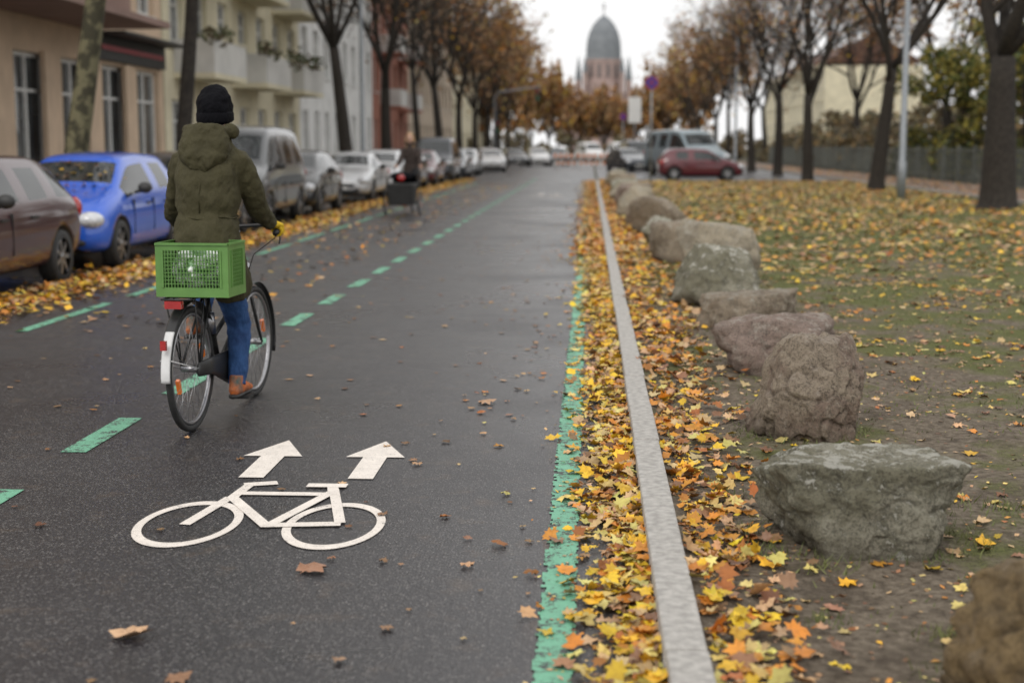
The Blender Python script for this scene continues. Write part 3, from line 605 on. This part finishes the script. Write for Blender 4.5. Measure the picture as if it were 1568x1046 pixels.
# ------------------------------------------------------------------ cars
def car_meshes(L,W,st,segs,wf,wr,R=.31):
    vs=[];n=16
    for (y,w,zb,belt,top,wt) in st:
        h=[(0,zb),(w*.88,zb),(w*.985,zb+.13),(w,zb+(belt-zb)*.6),(w*.965,belt),(wt,top-.075*min(1,(top-belt)*4)),(wt*.92,top-.01),(wt*.55,top+.01),(0,top+.018)]
        ring=h+[(-x,z) for x,z in h[-2:0:-1]]
        vs+=[(x,y,z) for x,z in ring]
    fs=[];mi=[]
    for i in range(len(st)-1):
        for k in range(n):
            k2=(k+1)%n; s=k if k<8 else 15-k
            fs.append((i*n+k,i*n+k2,(i+1)*n+k2,(i+1)*n+k))
            c=segs[i]; g=0
            if c in'WR' and s in(6,7): g=1
            if c in'WS' and s==4: g=1
            mi.append(g if s not in(0,) else 2)
    fs.append(tuple(range(n-1,-1,-1))); mi.append(0); fs.append(tuple((len(st)-1)*n+k for k in range(n))); mi.append(0)
    b=MB(); b.v=vs;b.f=fs;b.m=mi;b.s=[True]*len(fs); o=b.obj('tmp',['white','glass','plastic'])
    ss=o.modifiers.new('s','SUBSURF'); ss.levels=2; ss.render_levels=2
    c=MB()
    for yy in(wf,wr):
        for s in(-1,1): c.tube([(s*(W/2-.24),yy,R),(s*(W/2+.2),yy,R)],[R+.055]*2,n=28,mi=2)
    co=c.obj('cut',['white','glass','plastic']); bo=o.modifiers.new('b','BOOLEAN'); bo.operation='DIFFERENCE'; bo.object=co; bo.solver='EXACT'
    dg=bpy.context.evaluated_depsgraph_get(); me=bpy.data.meshes.new_from_object(o.evaluated_get(dg)); 
    bpy.data.objects.remove(o); bpy.data.objects.remove(co)
    w=MB()
    for yy in(wf,wr):
        for s in(-1,1):
            x1=s*(W/2-.015); x0=s*(W/2-.21); P=[(x0,R*.75),(x0,R*.96),(x0+s*.03,R),(x1-s*.03,R),(x1,R*.95),(x1,R*.68)]
            w.tube([(x,yy,R) for x,_ in P[:1]]+[(x+1e-4*i*s,yy,R) for i,(x,_) in enumerate(P[1:],1)],[r for _,r in P],n=32,mi=0,cap=False,ref=(0,1,0))
            w.tube([(x0+s*.02,yy,R),(x1-s*.06,yy,R)],[R*.7]*2,n=24,mi=2)
            w.tube([(x1-s*.02,yy,R),(x1-s*.0,yy,R)],[R*.7,R*.66],n=32,mi=1,cap=False,ref=(0,1,0))
            w.tube([(x1-s*.05,yy,R),(x1-s*.01,yy,R)],[R*.2,R*.13],n=14,mi=1)
            for k in range(7):
                a=k*2*math.pi/7; w.obox((x1-s*.025,yy+math.cos(a)*R*.4,R+math.sin(a)*R*.4),(.025,R*.58,R*.17),Matrix.Rotation(a,3,'X'),1)
    wo=w.obj('tmp',['rubber','steel','plastic']); wm=wo.data; bpy.data.objects.remove(wo)
    f0=st[1]; d=MB(); hz=f0[4]-.08
    for s in(-1,1):
        d.ell((s*f0[1]*.83,.15,hz+.0),(.17,.17,.11),mi=0,n=20,R=Matrix.Rotation(s*.5,3,'Z'))
        d.ell((s*st[-2][1]*.88,L-.14,st[-2][3]-.12),(.1,.12,.14),mi=1,n=14)
        my=[q for i,q in enumerate(st) if i and segs[i-1]=='W'][0][0]-.2; d.ell((s*(W/2+.1),my,st[4][3]+.1),(.1,.06,.075),mi=2,n=12); d.tube([(s*(W/2-.04),my+.02,st[4][3]+.04),(s*(W/2+.06),my,st[4][3]+.06)],.025,n=6,mi=2)
        for yy in(wf+.95,wf+1.75):
            if yy<wr-.1: d.obox((s*(W/2-.003),yy+.2,.80),(.03,.16,.025),Matrix.Identity(3),2)
        for yy in(wf+.5,wf+1.35): d.bx(min(s*(W/2-.03),s*(W/2-.0005)),max(s*(W/2-.03),s*(W/2-.0005)),yy,yy+.008,.42,.86,3)
        d.ell((s*.5,.06,.36),(.1,.07,.05),mi=3,n=10)
    d.bx(-.42,.42,-.006,.1,.46,.53,3); d.bx(-.45,.45,.0,.1,.27,.36,3); d.bx(-.26,.26,-.02,.0,.38,.45,4); d.bx(-.26,.26,L-.03,L+.01,.6,.72,4)
    d.tube([(0,-.012,.62),(0,.03,.62)],.05,n=16,mi=5)
    do=d.obj('tmp',['lamp','redlamp','plastic','plastic','plate','steel']); dm=do.data; bpy.data.objects.remove(do)
    return me,wm,dm
hatch=car_meshes(3.9,1.68,[(0,.60,.30,.52,.58,.5),(.12,.76,.22,.64,.72,.62),(.40,.83,.19,.78,.87,.66),(.80,.84,.19,.88,.98,.70),(1.0,.84,.19,.91,1.03,.71),(1.60,.84,.19,.93,1.40,.57),(1.78,.84,.19,.94,1.44,.565),(2.38,.84,.19,.95,1.47,.565),(2.47,.84,.19,.95,1.47,.565),(3.2,.84,.19,.97,1.45,.56),(3.4,.84,.2,.98,1.43,.55),(3.55,.83,.22,.98,1.38,.54),(3.8,.79,.27,.95,1.02,.62),(3.9,.70,.34,.72,.8,.6)],'BBBBWSSPSPBRB',.76,3.2)
wagon=car_meshes(4.5,1.76,[(0,.62,.30,.52,.58,.5),(.14,.8,.22,.64,.72,.64),(.45,.87,.19,.78,.86,.68),(1.05,.88,.19,.88,.97,.72),(1.28,.88,.19,.9,1.0,.73),(2.0,.88,.19,.93,1.38,.6),(2.15,.88,.19,.94,1.42,.6),(2.6,.88,.19,.95,1.46,.6),(2.7,.88,.19,.95,1.46,.6),(3.45,.88,.19,.97,1.45,.6),(3.56,.88,.19,.97,1.44,.6),(4.05,.87,.22,.98,1.38,.57),(4.36,.83,.27,.95,1.02,.64),(4.5,.74,.34,.72,.8,.6)],'BBBBWSSPSPSRB',.85,3.62)
sedan=car_meshes(4.5,1.76,[(0,.62,.30,.52,.58,.5),(.14,.8,.22,.64,.7,.64),(.45,.87,.19,.76,.83,.68),(1.1,.88,.19,.86,.94,.72),(1.32,.88,.19,.88,.98,.73),(2.05,.88,.19,.91,1.34,.58),(2.2,.88,.19,.92,1.38,.58),(2.6,.88,.19,.93,1.41,.58),(2.68,.88,.19,.93,1.41,.58),(3.2,.88,.19,.94,1.37,.57),(3.35,.88,.19,.94,1.33,.57),(3.9,.87,.22,.94,1.02,.64),(4.35,.83,.27,.9,.96,.66),(4.5,.74,.34,.68,.76,.6)],'BBBBWSSPSPRBB',.85,3.5)
van=car_meshes(4.6,1.84,[(0,.72,.34,.62,.7,.6),(.12,.86,.26,.82,.92,.72),(.35,.91,.24,.98,1.06,.78),(.7,.92,.24,1.06,1.15,.80),(.85,.92,.24,1.08,1.22,.80),(1.5,.92,.24,1.12,1.86,.72),(1.7,.92,.24,1.13,1.94,.72),(2.3,.92,.24,1.14,1.97,.72),(2.4,.92,.24,1.14,1.97,.72),(3.3,.92,.24,1.14,1.96,.72),(3.42,.92,.24,1.14,1.96,.72),(4.3,.92,.24,1.14,1.93,.71),(4.5,.9,.28,1.1,1.8,.7),(4.6,.84,.36,.9,1.2,.7)],'BBBBWSSPSPSBR',.85,3.75,.33)
def car(kind,x,y,rz,paint,nm='parked_car'):
    e=empty(nm,(x,y,0),rz)
    o=inst('body',kind[0],(0,0,0),parent=e); o.material_slots[0].link='OBJECT'; o.material_slots[0].material=paint
    inst('wheels',kind[1],(0,0,0),parent=e); inst('lights_and_trim',kind[2],(0,0,0),parent=e); return e
P={k:carpaint('car_paint_'+k,c,m) for k,c,m in [('maroon',(.055,.013,.02),.2),('blue',(.02,.115,.62),.05),('black',(.015,.016,.018),.2),('grey',(.12,.125,.13),.4),('silver',(.55,.56,.57),.4),('white',(.75,.75,.75),0),('red',(.11,.01,.018),.1),('dark',(.035,.04,.05),.3),('teal',(.22,.28,.31),.2)]}
car(wagon,-6.86,12.3,0,P['maroon']); car(hatch,-6.86,17.35,0,P['blue']); car(hatch,-6.95,21.9,0,P['dark'])
car(van,-7.1,26.6,0,P['grey'],'parked_van'); car(hatch,-6.95,31.6,0,P['black']); car(sedan,-6.95,39.2,0,P['silver']); car(wagon,-6.95,45,0,P['silver'])
car(hatch,-6.95,50.5,0,P['dark']); car(sedan,-6.9,55.5,0,P['red']); car(van,-6.9,62,0,P['dark'],'parked_van'); car(sedan,-6.9,69,0,P['dark']); car(wagon,-6.9,76,0,P['silver']); car(sedan,-6.0,88,.1,P['white']); car(hatch,-6.9,94,0,P['white'])
car(sedan,-5.6,112,.2,P['grey'],'car'); car(wagon,-3.9,113,.15,P['white'],'car'); car(hatch,-2.4,117,.2,P['dark'],'car'); car(van,.6,138,.3,P['white'],'van'); car(van,3.2,134,.2,P['white'],'van')
car(hatch,7.0,66.8,math.radians(93),P['red']); 
car(van,6.4,75,math.radians(25),P['teal'],'parked_van').scale=(1.25,1.3,1.25)
car(wagon,3.0,88,.3,P['dark']); car(van,3.6,96,.2,P['dark'],'parked_van'); car(hatch,8.2,84,1.2,P['dark'])
def bonnet(xc,y0,n):
    pts=[]
    for _ in range(n):
        t=random.uniform(.45,1.55); z=np.interp(t,[.4,.8,1.0,1.6],[.90,1.0,1.05,1.42])+.012; pts.append((xc+random.gauss(0,.35),y0+t,z))
    return pts
leaves('car_leaves',bonnet(-6.86,17.35,45),U(.035,.055,45),[2,2,1,3,1,2,2],.2,True)

# ------------------------------------------------------------------ bicycle + cyclist
def wheel(b,c,R=.345,sp=True):
    b.ring(c,R-.018,.019,n=48,k=8,mi=0); b.ring(c,R-.045,.011,n=48,k=6,mi=1,ra=.014)
    b.tube([(c[0]-.05,c[1],c[2]),(c[0]+.05,c[1],c[2])],.02,n=10,mi=1)
    for k in range(32):
        a=k*2*math.pi/32; s=(-1)**k*.03; a2=a+(.5 if (k//2)%2 else -.5)
        b.tube([(c[0]+s,c[1]+.02*math.cos(a2),c[2]+.02*math.sin(a2)),(c[0],c[1]+(R-.05)*math.cos(a),c[2]+(R-.05)*math.sin(a))],.0012,n=4,mi=1)
    for a in(.4,3.5): b.obox((c[0],c[1]+.2*math.cos(a),c[2]+.2*math.sin(a)),(.02,.08,.025),Matrix.Rotation(a+math.pi/2,3,'X'),2)
RH=(0,0,.345);FH=(0,1.12,.345);BB=(0,.46,.29)
def bicycle(loc,rz):
    e=empty('bicycle',loc,rz)
    b=MB(); wheel(b,RH); b.obj('rear_wheel',['rubber','steel','orange'],e)
    b=MB(); wheel(b,FH); b.obj('front_wheel',['rubber','steel','orange'],e)
    b=MB(); t=b.tube
    t([BB,(0,.24,.82)],.016,n=12); t([(0,.25,.80),(0,.215,.90)],.013,n=10,mi=1); t([(0,.935,.64),(0,.885,.86)],.019,n=12)
    t([(0,.93,.67),(0,.75,.47),(0,.46,.30)],.018,n=12); t([(0,.90,.80),(0,.70,.60),(0,.40,.48)],.014,n=12)
    for s in(-1,1):
        t([(s*.03,.45,.29),(s*.055,0,.345)],.009,n=8); t([(s*.018,.27,.72),(s*.055,0,.345)],.008,n=8)
        t([(s*.05,.94,.64),(s*.052,1.05,.44),(s*.052,1.12,.345)],[.013,.011,.008],n=8)
        t([(s*.05,0,.345),(s*.085,.0,.74)],.005,n=6); t([(s*.05,0,.345),(s*.085,-.13,.74)],.005,n=6)
        t([(s*.075,-.2,.745),(s*.075,.25,.745)],.006,n=6)
    for yy in(-.2,-.08,.04,.16): t([(-.075,yy,.745),(.075,yy,.745)],.005,n=6)
    t([(0,.885,.86),(0,.86,1.07)],.012,n=10,mi=1)
    t([(-.30,.66,1.055),(-.285,.76,1.075),(-.22,.85,1.09),(0,.865,1.075),(.22,.85,1.09),(.285,.76,1.075),(.30,.66,1.055)],.011,n=8,mi=0)
    for s in(-1,1):
        t([(s*.288,.74,1.07),(s*.303,.63,1.05)],.017,n=10); t([(s*.27,.80,1.075),(s*.305,.72,1.01),(s*.31,.68,.99)],.006,n=6)
        t([(s*.27,.80,1.07),(s*.2,.95,1.0),(s*.06,.97,.9),(s*.02,.93,.75)],.0035,n=5)
    b.obj('frame',['black','steel'],e)
    b=MB(); b.ring(RH,.372,.004,n=30,k=8,mi=0,a0=.15,a1=2.55,ra=.03); b.ring(RH,.374,.005,n=16,k=8,mi=1,a0=2.45,a1=3.2,ra=.026); b.ring(FH,.372,.004,n=24,k=8,mi=0,a0=-.3,a1=2.3,ra=.028)
    b.bx(-.015,.015,-.398,-.375,.50,.55,2); b.bx(-.045,.045,-.24,-.20,.70,.74,2)
    for s in(-1,1): b.tube([(s*.055,0,.345),(s*.03,-.36,.44)],.003,n=5,mi=1)
    b.obj('mudguards',['black','silverp','redlamp'],e)
    b=MB(); b.tube([(.055,-.02,.345),(.055,.2,.335),(.055,.46,.29),(.055,.54,.29)],[(.012,.04),(.012,.05),(.012,.10),(.012,.04)],n=14,ref=(1,0,0),sq=.8)
    b.tube([(.07,.46,.29),(.085,.455,.12)],.011,n=8,mi=1); b.tube([(-.05,.46,.29),(-.085,.465,.46)],.011,n=8,mi=1)
    b.bx(.09,.19,.41,.50,.108,.128); b.bx(-.19,-.09,.42,.51,.45,.47); b.obj('drivetrain',['black','steel'],e)
    b=MB(); b.tube([(0,.06,.915),(0,.10,.93),(0,.2,.93),(0,.34,.925),(0,.37,.915)],[(.05,.02),(.1,.035),(.09,.035),(.028,.025),(.015,.012)],n=16,ref=(1,0,0)); b.obj('saddle',['plastic'],e)
    b=MB(); b.ell((0,.98,.82),(.035,.045,.035),mi=0); b.ell((-.15,.84,1.12),(.03,.03,.02),mi=0); b.tube([(.0,.30,.62),(.0,.33,.5)],.035,n=12,mi=0); b.obj('headlamp_and_bell',['steel'],e)
    return e
def person(name,loc,rz,jacket,trousers,hatm=None,hair=None,glove='glove',shoe='shoe',skirt=True,cx=.045):
    e=empty(name,loc,rz); b=MB()
    T=[(.215,.80,.19,.175),(.205,.92,.195,.185),(.2,1.04,.186,.165),(.21,1.13,.172,.145),(.215,1.17,.16,.133),(.22,1.21,.172,.145),(.235,1.30,.178,.15),(.26,1.40,.184,.15),(.285,1.475,.176,.135),(.30,1.53,.145,.115),(.315,1.575,.11,.095),(.33,1.62,.085,.085),(.335,1.66,.08,.08)]
    b.tube([(cx,y,z) for y,z,_,_ in T],[(a,c) for _,_,a,c in T],n=28,ref=(1,0,0),sq=.9)
    for s in(-1,1):
        b.tube([(cx+s*.11,.285,1.48),(cx+s*.16,.29,1.465),(cx+s*.19,.32,1.40),(cx*.8+s*.218,.375,1.28),(cx*.5+s*.24,.43,1.21),(s*.262,.50,1.165),(s*.275,.58,1.13),(s*.282,.63,1.108)],[.066,.074,.070,.062,.062,.056,.048,.044],n=18)
    if skirt:
        b.tube([(.10,.24,1.0),(.115,.30,.90),(.125,.35,.80),(.13,.38,.72)],[(.115,.15),(.115,.15),(.11,.14),(.104,.12)],n=20,ref=(1,0,0))
        b.tube([(-.06,.24,.98),(-.10,.36,.94),(-.12,.48,.90)],[.12,.12,.11],n=18)
    remesh(b.obj('jacket',[jacket],e),.010,4,.032,.09)
    b=MB(); 
    pts=[(cx+.168*math.cos(a),.217+.141*math.sin(a),1.165+.006*math.sin(5*a)) for a in np.linspace(0,2*math.pi,40)]
    b.tube(pts,.005,n=6); b.tube([(cx,.08,1.19),(cx,.085,1.30),(cx,.11,1.40)],.004,n=5); b.obj('jacket_seams',[jacket],e)
    b=MB(); b.tube([(cx-.075,.43,1.615),(cx-.115,.36,1.63),(cx-.125,.28,1.635),(cx-.08,.20,1.64),(cx,.17,1.645),(cx+.08,.20,1.64),(cx+.125,.28,1.635),(cx+.115,.36,1.63),(cx+.075,.43,1.615)],[.02,.034,.036,.034,.034,.034,.036,.034,.02],n=12)
    b.tube([(cx,.25,1.64),(cx,.22,1.60),(cx,.19,1.54),(cx,.165,1.48),(cx,.15,1.43),(cx,.15,1.40)],[(.10,.07),(.135,.09),(.145,.085),(.13,.075),(.085,.055),(.03,.02)],n=24,ref=(1,0,0))
    remesh(b.obj('hood',[jacket],e),.007,3,.03,.07)
    b=MB(); b.tube([(-.06,.24,.98),(0,.25,.95),(.06,.24,.98)],[.12,.13,.12],n=16)
    b.tube([(.085,.24,.96),(.10,.36,.76),(.11,.475,.585),(.115,.50,.53),(.118,.48,.42),(.12,.43,.26),(.12,.415,.19)],[.105,.088,.072,.068,.066,.056,.054],n=18)
    b.tube([(-.085,.24,.96),(-.11,.45,.925),(-.12,.63,.885),(-.122,.675,.85),(-.122,.64,.76),(-.12,.52,.58),(-.12,.48,.53)],[.105,.088,.07,.066,.062,.052,.05],n=18)
    remesh(b.obj('trousers',[trousers],e),.009,3,.02,.06)
    for s,x,y,z in((1,.125,.40,.128),(-1,-.125,.41,.47)):
        b=MB(); b.tube([(x,y-.07,z+.03),(x,y-.04,z+.042),(x,y+.04,z+.045),(x,y+.12,z+.036),(x,y+.18,z+.026),(x,y+.205,z+.02)],[(.022,.02),(.036,.042),(.04,.045),(.045,.034),(.038,.024),(.018,.012)],n=18,ref=(1,0,0))
        b.tube([(x,y-.015,z+.03),(x,y+.0,z+.12)],[(.04,.055),(.04,.045)],n=16,ref=(1,0,0)); remesh(b.obj('shoe',[shoe],e),.006,3)
        b=MB(); b.tube([(x,y-.08,z+.006),(x,y-.04,z+.008),(x,y+.06,z+.008),(x,y+.15,z+.01),(x,y+.21,z+.014)],[(.024,.012),(.038,.014),(.038,.013),(.047,.013),(.022,.01)],n=16,ref=(1,0,0)); b.obj('sole',['plastic'],e)
    hx=cx+.012; S=lambda *p:(p[0]+hx,p[1],p[2])
    b=MB(); b.ell(S(0,.365,1.755),(.076,.095,.118),n=24); b.tube([(cx,.325,1.58),S(0,.345,1.70)],[.056,.055],n=16); b.tube([S(0,.44,1.70),S(0,.385,1.665)],[.035,.05],n=14)
    b.tube([S(0,.452,1.775),S(0,.478,1.735),S(0,.455,1.72)],[.008,.015,.012],n=10); b.tube([S(-.025,.45,1.695),S(0,.458,1.697),S(.025,.45,1.695)],[.006,.01,.006],n=8)
    for s in(-1,1): b.ell(S(s*.078,.36,1.75),(.014,.024,.033),n=12); b.ell(S(s*.045,.43,1.73),(.025,.02,.022),n=10)
    remesh(b.obj('head',['skin'],e),.005,3)
    b=MB()
    for s in(-1,1): b.ell(S(s*.03,.449,1.76),(.013,.01,.009),n=12,mi=0); b.ell(S(s*.03,.457,1.76),(.006,.003,.006),n=10,mi=1); b.tube([S(s*.015,.458,1.782),S(s*.048,.447,1.782)],.004,n=6,mi=1)
    b.obj('eyes',['white','plastic'],e)
    if hatm:
        b=MB(); b.tube([S(0,.35,1.69),S(0,.348,1.72),S(0,.346,1.77),S(-.004,.342,1.815),S(-.012,.335,1.85),S(-.018,.325,1.873),S(-.02,.32,1.882)],[(.088,.108),(.096,.115),(.098,.117),(.094,.11),(.078,.09),(.045,.05),(.012,.012)],n=36,ref=(1,0,0)); remesh(b.obj('beanie',[hatm],e),.006,3,.02,.05)
        b=MB(); b.tube([S(0,.352,1.685),S(0,.35,1.695),S(0,.348,1.735),S(0,.347,1.745)],[(.094,.112),(.102,.121),(.102,.121),(.095,.114)],n=36,ref=(1,0,0)); b.obj('beanie_cuff',[hatm],e)
    if hair:
        b=MB(); b.ell(S(0,.33,1.795),(.09,.105,.10),n=22); 
        for s in(-1,1): b.tube([S(s*.07,.33,1.80),S(s*.088,.34,1.70),S(s*.09,.36,1.60),S(s*.08,.39,1.52)],[.035,.035,.03,.015],n=10)
        b.tube([S(0,.28,1.80),S(0,.26,1.68),S(0,.24,1.58)],[.07,.06,.03],n=12); remesh(b.obj('hair',[hair],e),.008,3)
    for s in(-1,1):
        b=MB(); A=Vector((s*.303,.63,1.05)); Bq=Vector((s*.288,.74,1.07)); g=(Bq-A).normalized(); up=Vector((0,0,1)); up=(up-g*up.dot(g)).normalized(); side=g.cross(up)*(1 if s>0 else -1)
        b.tube([(s*.283,.61,1.112),(s*.287,.645,1.105),(s*.289,.675,1.099),(s*.290,.71,1.094),(s*.288,.74,1.088)],[(.028,.026),(.032,.025),(.039,.022),(.042,.02),(.036,.016)],n=14,ref=(1,0,0))
        for k,(off,ln) in enumerate(((.0,.9),(.024,1.0),(.047,.95),(.068,.8))):
            c=A.lerp(Bq,1.0)-g*off+g*.012; pts=[]
            for q in range(5):
                a=math.radians(80-q*55*ln); pts.append(c+(side*math.cos(a)+up*math.sin(a))*.028)
            b.tube(pts,[.0112,.0112,.0108,.0098,.0085],n=8)
        c=A.lerp(Bq,.55); pts=[c+(side*math.cos(math.radians(a))+up*math.sin(math.radians(a)))*.028+g*(i*.012) for i,a in enumerate((110,150,190,225))]
        b.tube(pts,[.013,.012,.011,.009],n=8); remesh(b.obj('hand',[glove],e),.0035,2)
    return e
def fabric(name,c,c2=None,bump=.6,spec=.25):
    m,nt,b,v=newmat(name); f=noi(nt,v,9,4,.6); g=noi(nt,v,220,2,.6)
    cc=mix(nt,ramp(nt,f,.35,.7),c,c2 or tuple(x*.75 for x in c)); nt.links.new(cc,b.inputs['Base Color']); b.inputs['Roughness'].default_value=.8; b.inputs['Specular IOR Level'].default_value=spec
    mp=nn(nt,'ShaderNodeMapping'); mp.inputs['Scale'].default_value=(9,9,5); mp.inputs['Rotation'].default_value=(.4,.5,0); nt.links.new(v,mp.inputs['Vector']); w=noi(nt,mp.outputs[0],1.8,3,.5)
    h=math_(nt,'ADD',w,math_(nt,'MULTIPLY',g,.03)); addbump(nt,b,h,bump,.05); return m
M['olive']=fabric('olive_parka',(.056,.050,.024),(.044,.039,.019)); M['jeans']=fabric('blue_denim',(.035,.09,.23),(.022,.05,.14)); M['knit']=fabric('black_knit',(.006,.006,.008),spec=.08); M['glove']=fabric('yellow_glove',(.75,.5,.03)); M['shoe']=fabric('orange_sneaker',(.65,.15,.02),(.05,.13,.13)); M['skin']=mat('skin',(.60,.38,.28),(.55,.33,.24),rough=.5); M['greycloth']=fabric('brown_grey_coat',(.075,.058,.052)); M['blackcloth']=fabric('black_trousers',(.02,.02,.022)); M['blond']=mat('blond_hair',(.45,.28,.13),(.3,.18,.08),rough=.5,scale=30)
LOC=(-2.18,7.60,.0); RZ=math.radians(-4.4)
bicycle(LOC,RZ); person('cyclist',LOC,RZ,'olive','jeans',hatm='knit')
# crate
M['crate']=mat('green_crate_plastic',(.13,.28,.07),(.095,.21,.05),rough=.4,scale=5,bump=.1,bscale=20); M['bag']=mat('clear_plastic_bag',(.88,.93,.88),(.16,.30,.14),rough=.1,scale=16,lo=.47,hi=.60,bump=1,bscale=14)  # the bag's white blotches are highlights painted into its colour
e=empty('plastic_crate',LOC,RZ); b=MB(); x0,x1,y0,y1,z0,z1=-.115,.285,-.17,.12,.757,1.045
b.bx(x0,x1,y0,y1,z0,z0+.012)
def wallp(ax,fix,a0,a1,out):
    def q(a,c,z,zz,t=.012,o=0):
        if ax=='y': b.bx(a,c,fix-(t if out>0 else 0)+ (o if out>0 else -o),fix+(0 if out>0 else t)+(o if out>0 else -o),z,zz)
        else: b.bx(fix-(t if out>0 else 0)+(o if out>0 else -o),fix+(0 if out>0 else t)+(o if out>0 else -o),a,c,z,zz)
    q(a0,a1,z1-.04,z1); q(a0,a1,z1-.012,z1-.002,.02,.008); q(a0,a1,z0+.012,z0+.05)
    zl=z0+.05; zh=z1-.04; n=max(4,int((a1-a0)/.021))
    q(a0,a0+.035,zl,zh); q(a1-.035,a1,zl,zh)
    for k in range(1,n): 
        c=a0+.035+(a1-a0-.07)*k/n; q(c-.002,c+.002,zl,zh)
    for z in np.linspace(zl,zh,11)[1:-1]: q(a0+.035,a1-.035,z-.0018,z+.0018,.009,-.0015)
    for c in(a0+.035,a1-.045): q(c,c+.01,zl,zh,.012,.006)
wallp('y',y0,x0,x1,-1); wallp('y',y1,x0,x1,1); wallp('x',x0,y0+.013,y1-.013,-1); wallp('x',x1,y0+.013,y1-.013,1)
b.obj('crate_shell',['crate'],e)
b=MB(); b.ell((.09,-.055,.905),(.15,.105,.115),n=20); remesh(b.obj('plastic_bag',['bag'],e),.008,0,.06,.05)

# cargo trike with rider
LT=(-4.25,34.2,0); RT=math.radians(178)
e=empty('cargo_tricycle',LT,RT); b=MB(); wheel(b,RH); 
for s in(-1,1): wheel(b,(s*.40,1.52,.28),.28)
b.obj('wheels',['rubber','steel','orange'],e)
b=MB(); b.tube([BB,(0,.24,.82)],.018,n=10); b.tube([(0,.24,.80),(0,.215,.90)],.013,n=8); b.tube([(0,.46,.3),(0,.8,.35),(0,1.2,.32)],.024,n=10); b.tube([(0,.3,.7),(0,.85,.4)],.02,n=10); b.tube([(-.4,1.52,.28),(.4,1.52,.28)],.018,n=8)
for s in(-1,1): b.tube([(s*.05,.45,.29),(s*.055,0,.345)],.01,n=8); b.tube([(s*.02,.27,.72),(s*.055,0,.345)],.008,n=8); b.tube([(s*.303,.64,1.05),(s*.28,.8,1.08),(s*.28,1.12,1.0)],.013,n=8)
b.obj('frame',['black'],e)
b=MB(); xx,yy=.31,.36; cy=1.56
b.add([(-xx*.85,cy-yy,.22),(xx*.85,cy-yy,.22),(xx*.85,cy+yy*.8,.22),(-xx*.85,cy+yy*.8,.22),(-xx,cy-yy,.72),(xx,cy-yy,.72),(xx,cy+yy,.72),(-xx,cy+yy,.72)],[(0,3,2,1),(4,5,6,7),(0,1,5,4),(1,2,6,5),(2,3,7,6),(3,0,4,7)]); bev(b.obj('cargo_box',['plastic'],e),.03,3)
b=MB(); b.tube([(0,cy-.36,.73),(0,cy-.34,.88),(0,cy-.1,.93),(0,cy+.12,.90),(0,cy+.2,.83)],[(.29,.05),(.28,.05),(.27,.05),(.27,.04),(.26,.02)],n=14,ref=(1,0,0)); b.ell((0,cy+.18,.84),(.10,.1,.09),mi=1); b.obj('rain_hood',['knit','redlamp'],e)
person('cargo_cyclist',LT,RT,'greycloth','blackcloth',hair='blond',skirt=False,glove='skin',cx=0)

# ------------------------------------------------------------------ light, sky, camera
w=bpy.data.worlds.new('World'); scene.world=w; w.use_nodes=True; nt=w.node_tree; bg=nt.nodes['Background']
sk=nn(nt,'ShaderNodeTexSky'); sk.sky_type='NISHITA'; sk.sun_disc=False; sk.sun_elevation=math.radians(42); sk.sun_rotation=math.radians(200); sk.dust_density=6; sk.air_density=1.2
hs=nn(nt,'ShaderNodeHueSaturation'); hs.inputs['Saturation'].default_value=.2; nt.links.new(sk.outputs[0],hs.inputs['Color'])
tc=nn(nt,'ShaderNodeTexCoord'); cl=noi(nt,tc.outputs['Generated'],2.2,4,.55)
cloud=mix(nt,ramp(nt,cl,.3,.7),(7.2,7.22,7.25),(8.6,8.5,8.35))
nt.links.new(mix(nt,.87,hs.outputs[0],cloud),bg.inputs['Color']); bg.inputs['Strength'].default_value=.15
sd=bpy.data.lights.new('sun','SUN'); sd.energy=.9; sd.angle=math.radians(22); sd.color=(1,.95,.88); so=bpy.data.objects.new('sun',sd); COL.objects.link(so)
az=math.radians(200); el=math.radians(42); d=Vector((math.sin(az)*math.cos(el),math.cos(az)*math.cos(el),math.sin(el))); so.rotation_euler=d.to_track_quat('Z','Y').to_euler()
cd=bpy.data.cameras.new('camera'); cam=bpy.data.objects.new('camera',cd); COL.objects.link(cam); scene.camera=cam
cam.location=(0,0,1.55); cam.rotation_euler=(math.radians(90-7.79),0,math.radians(3.13)); cd.lens=50; cd.sensor_width=36; cd.clip_end=3000; cd.clip_start=.1
cd.dof.use_dof=True; cd.dof.focus_distance=6.7; cd.dof.aperture_fstop=1.8
scene.view_settings.view_transform='Standard'; scene.view_settings.look='None'; scene.view_settings.exposure=0
print('faces',sum(len(o.data.polygons) for o in bpy.data.objects if o.type=='MESH'))
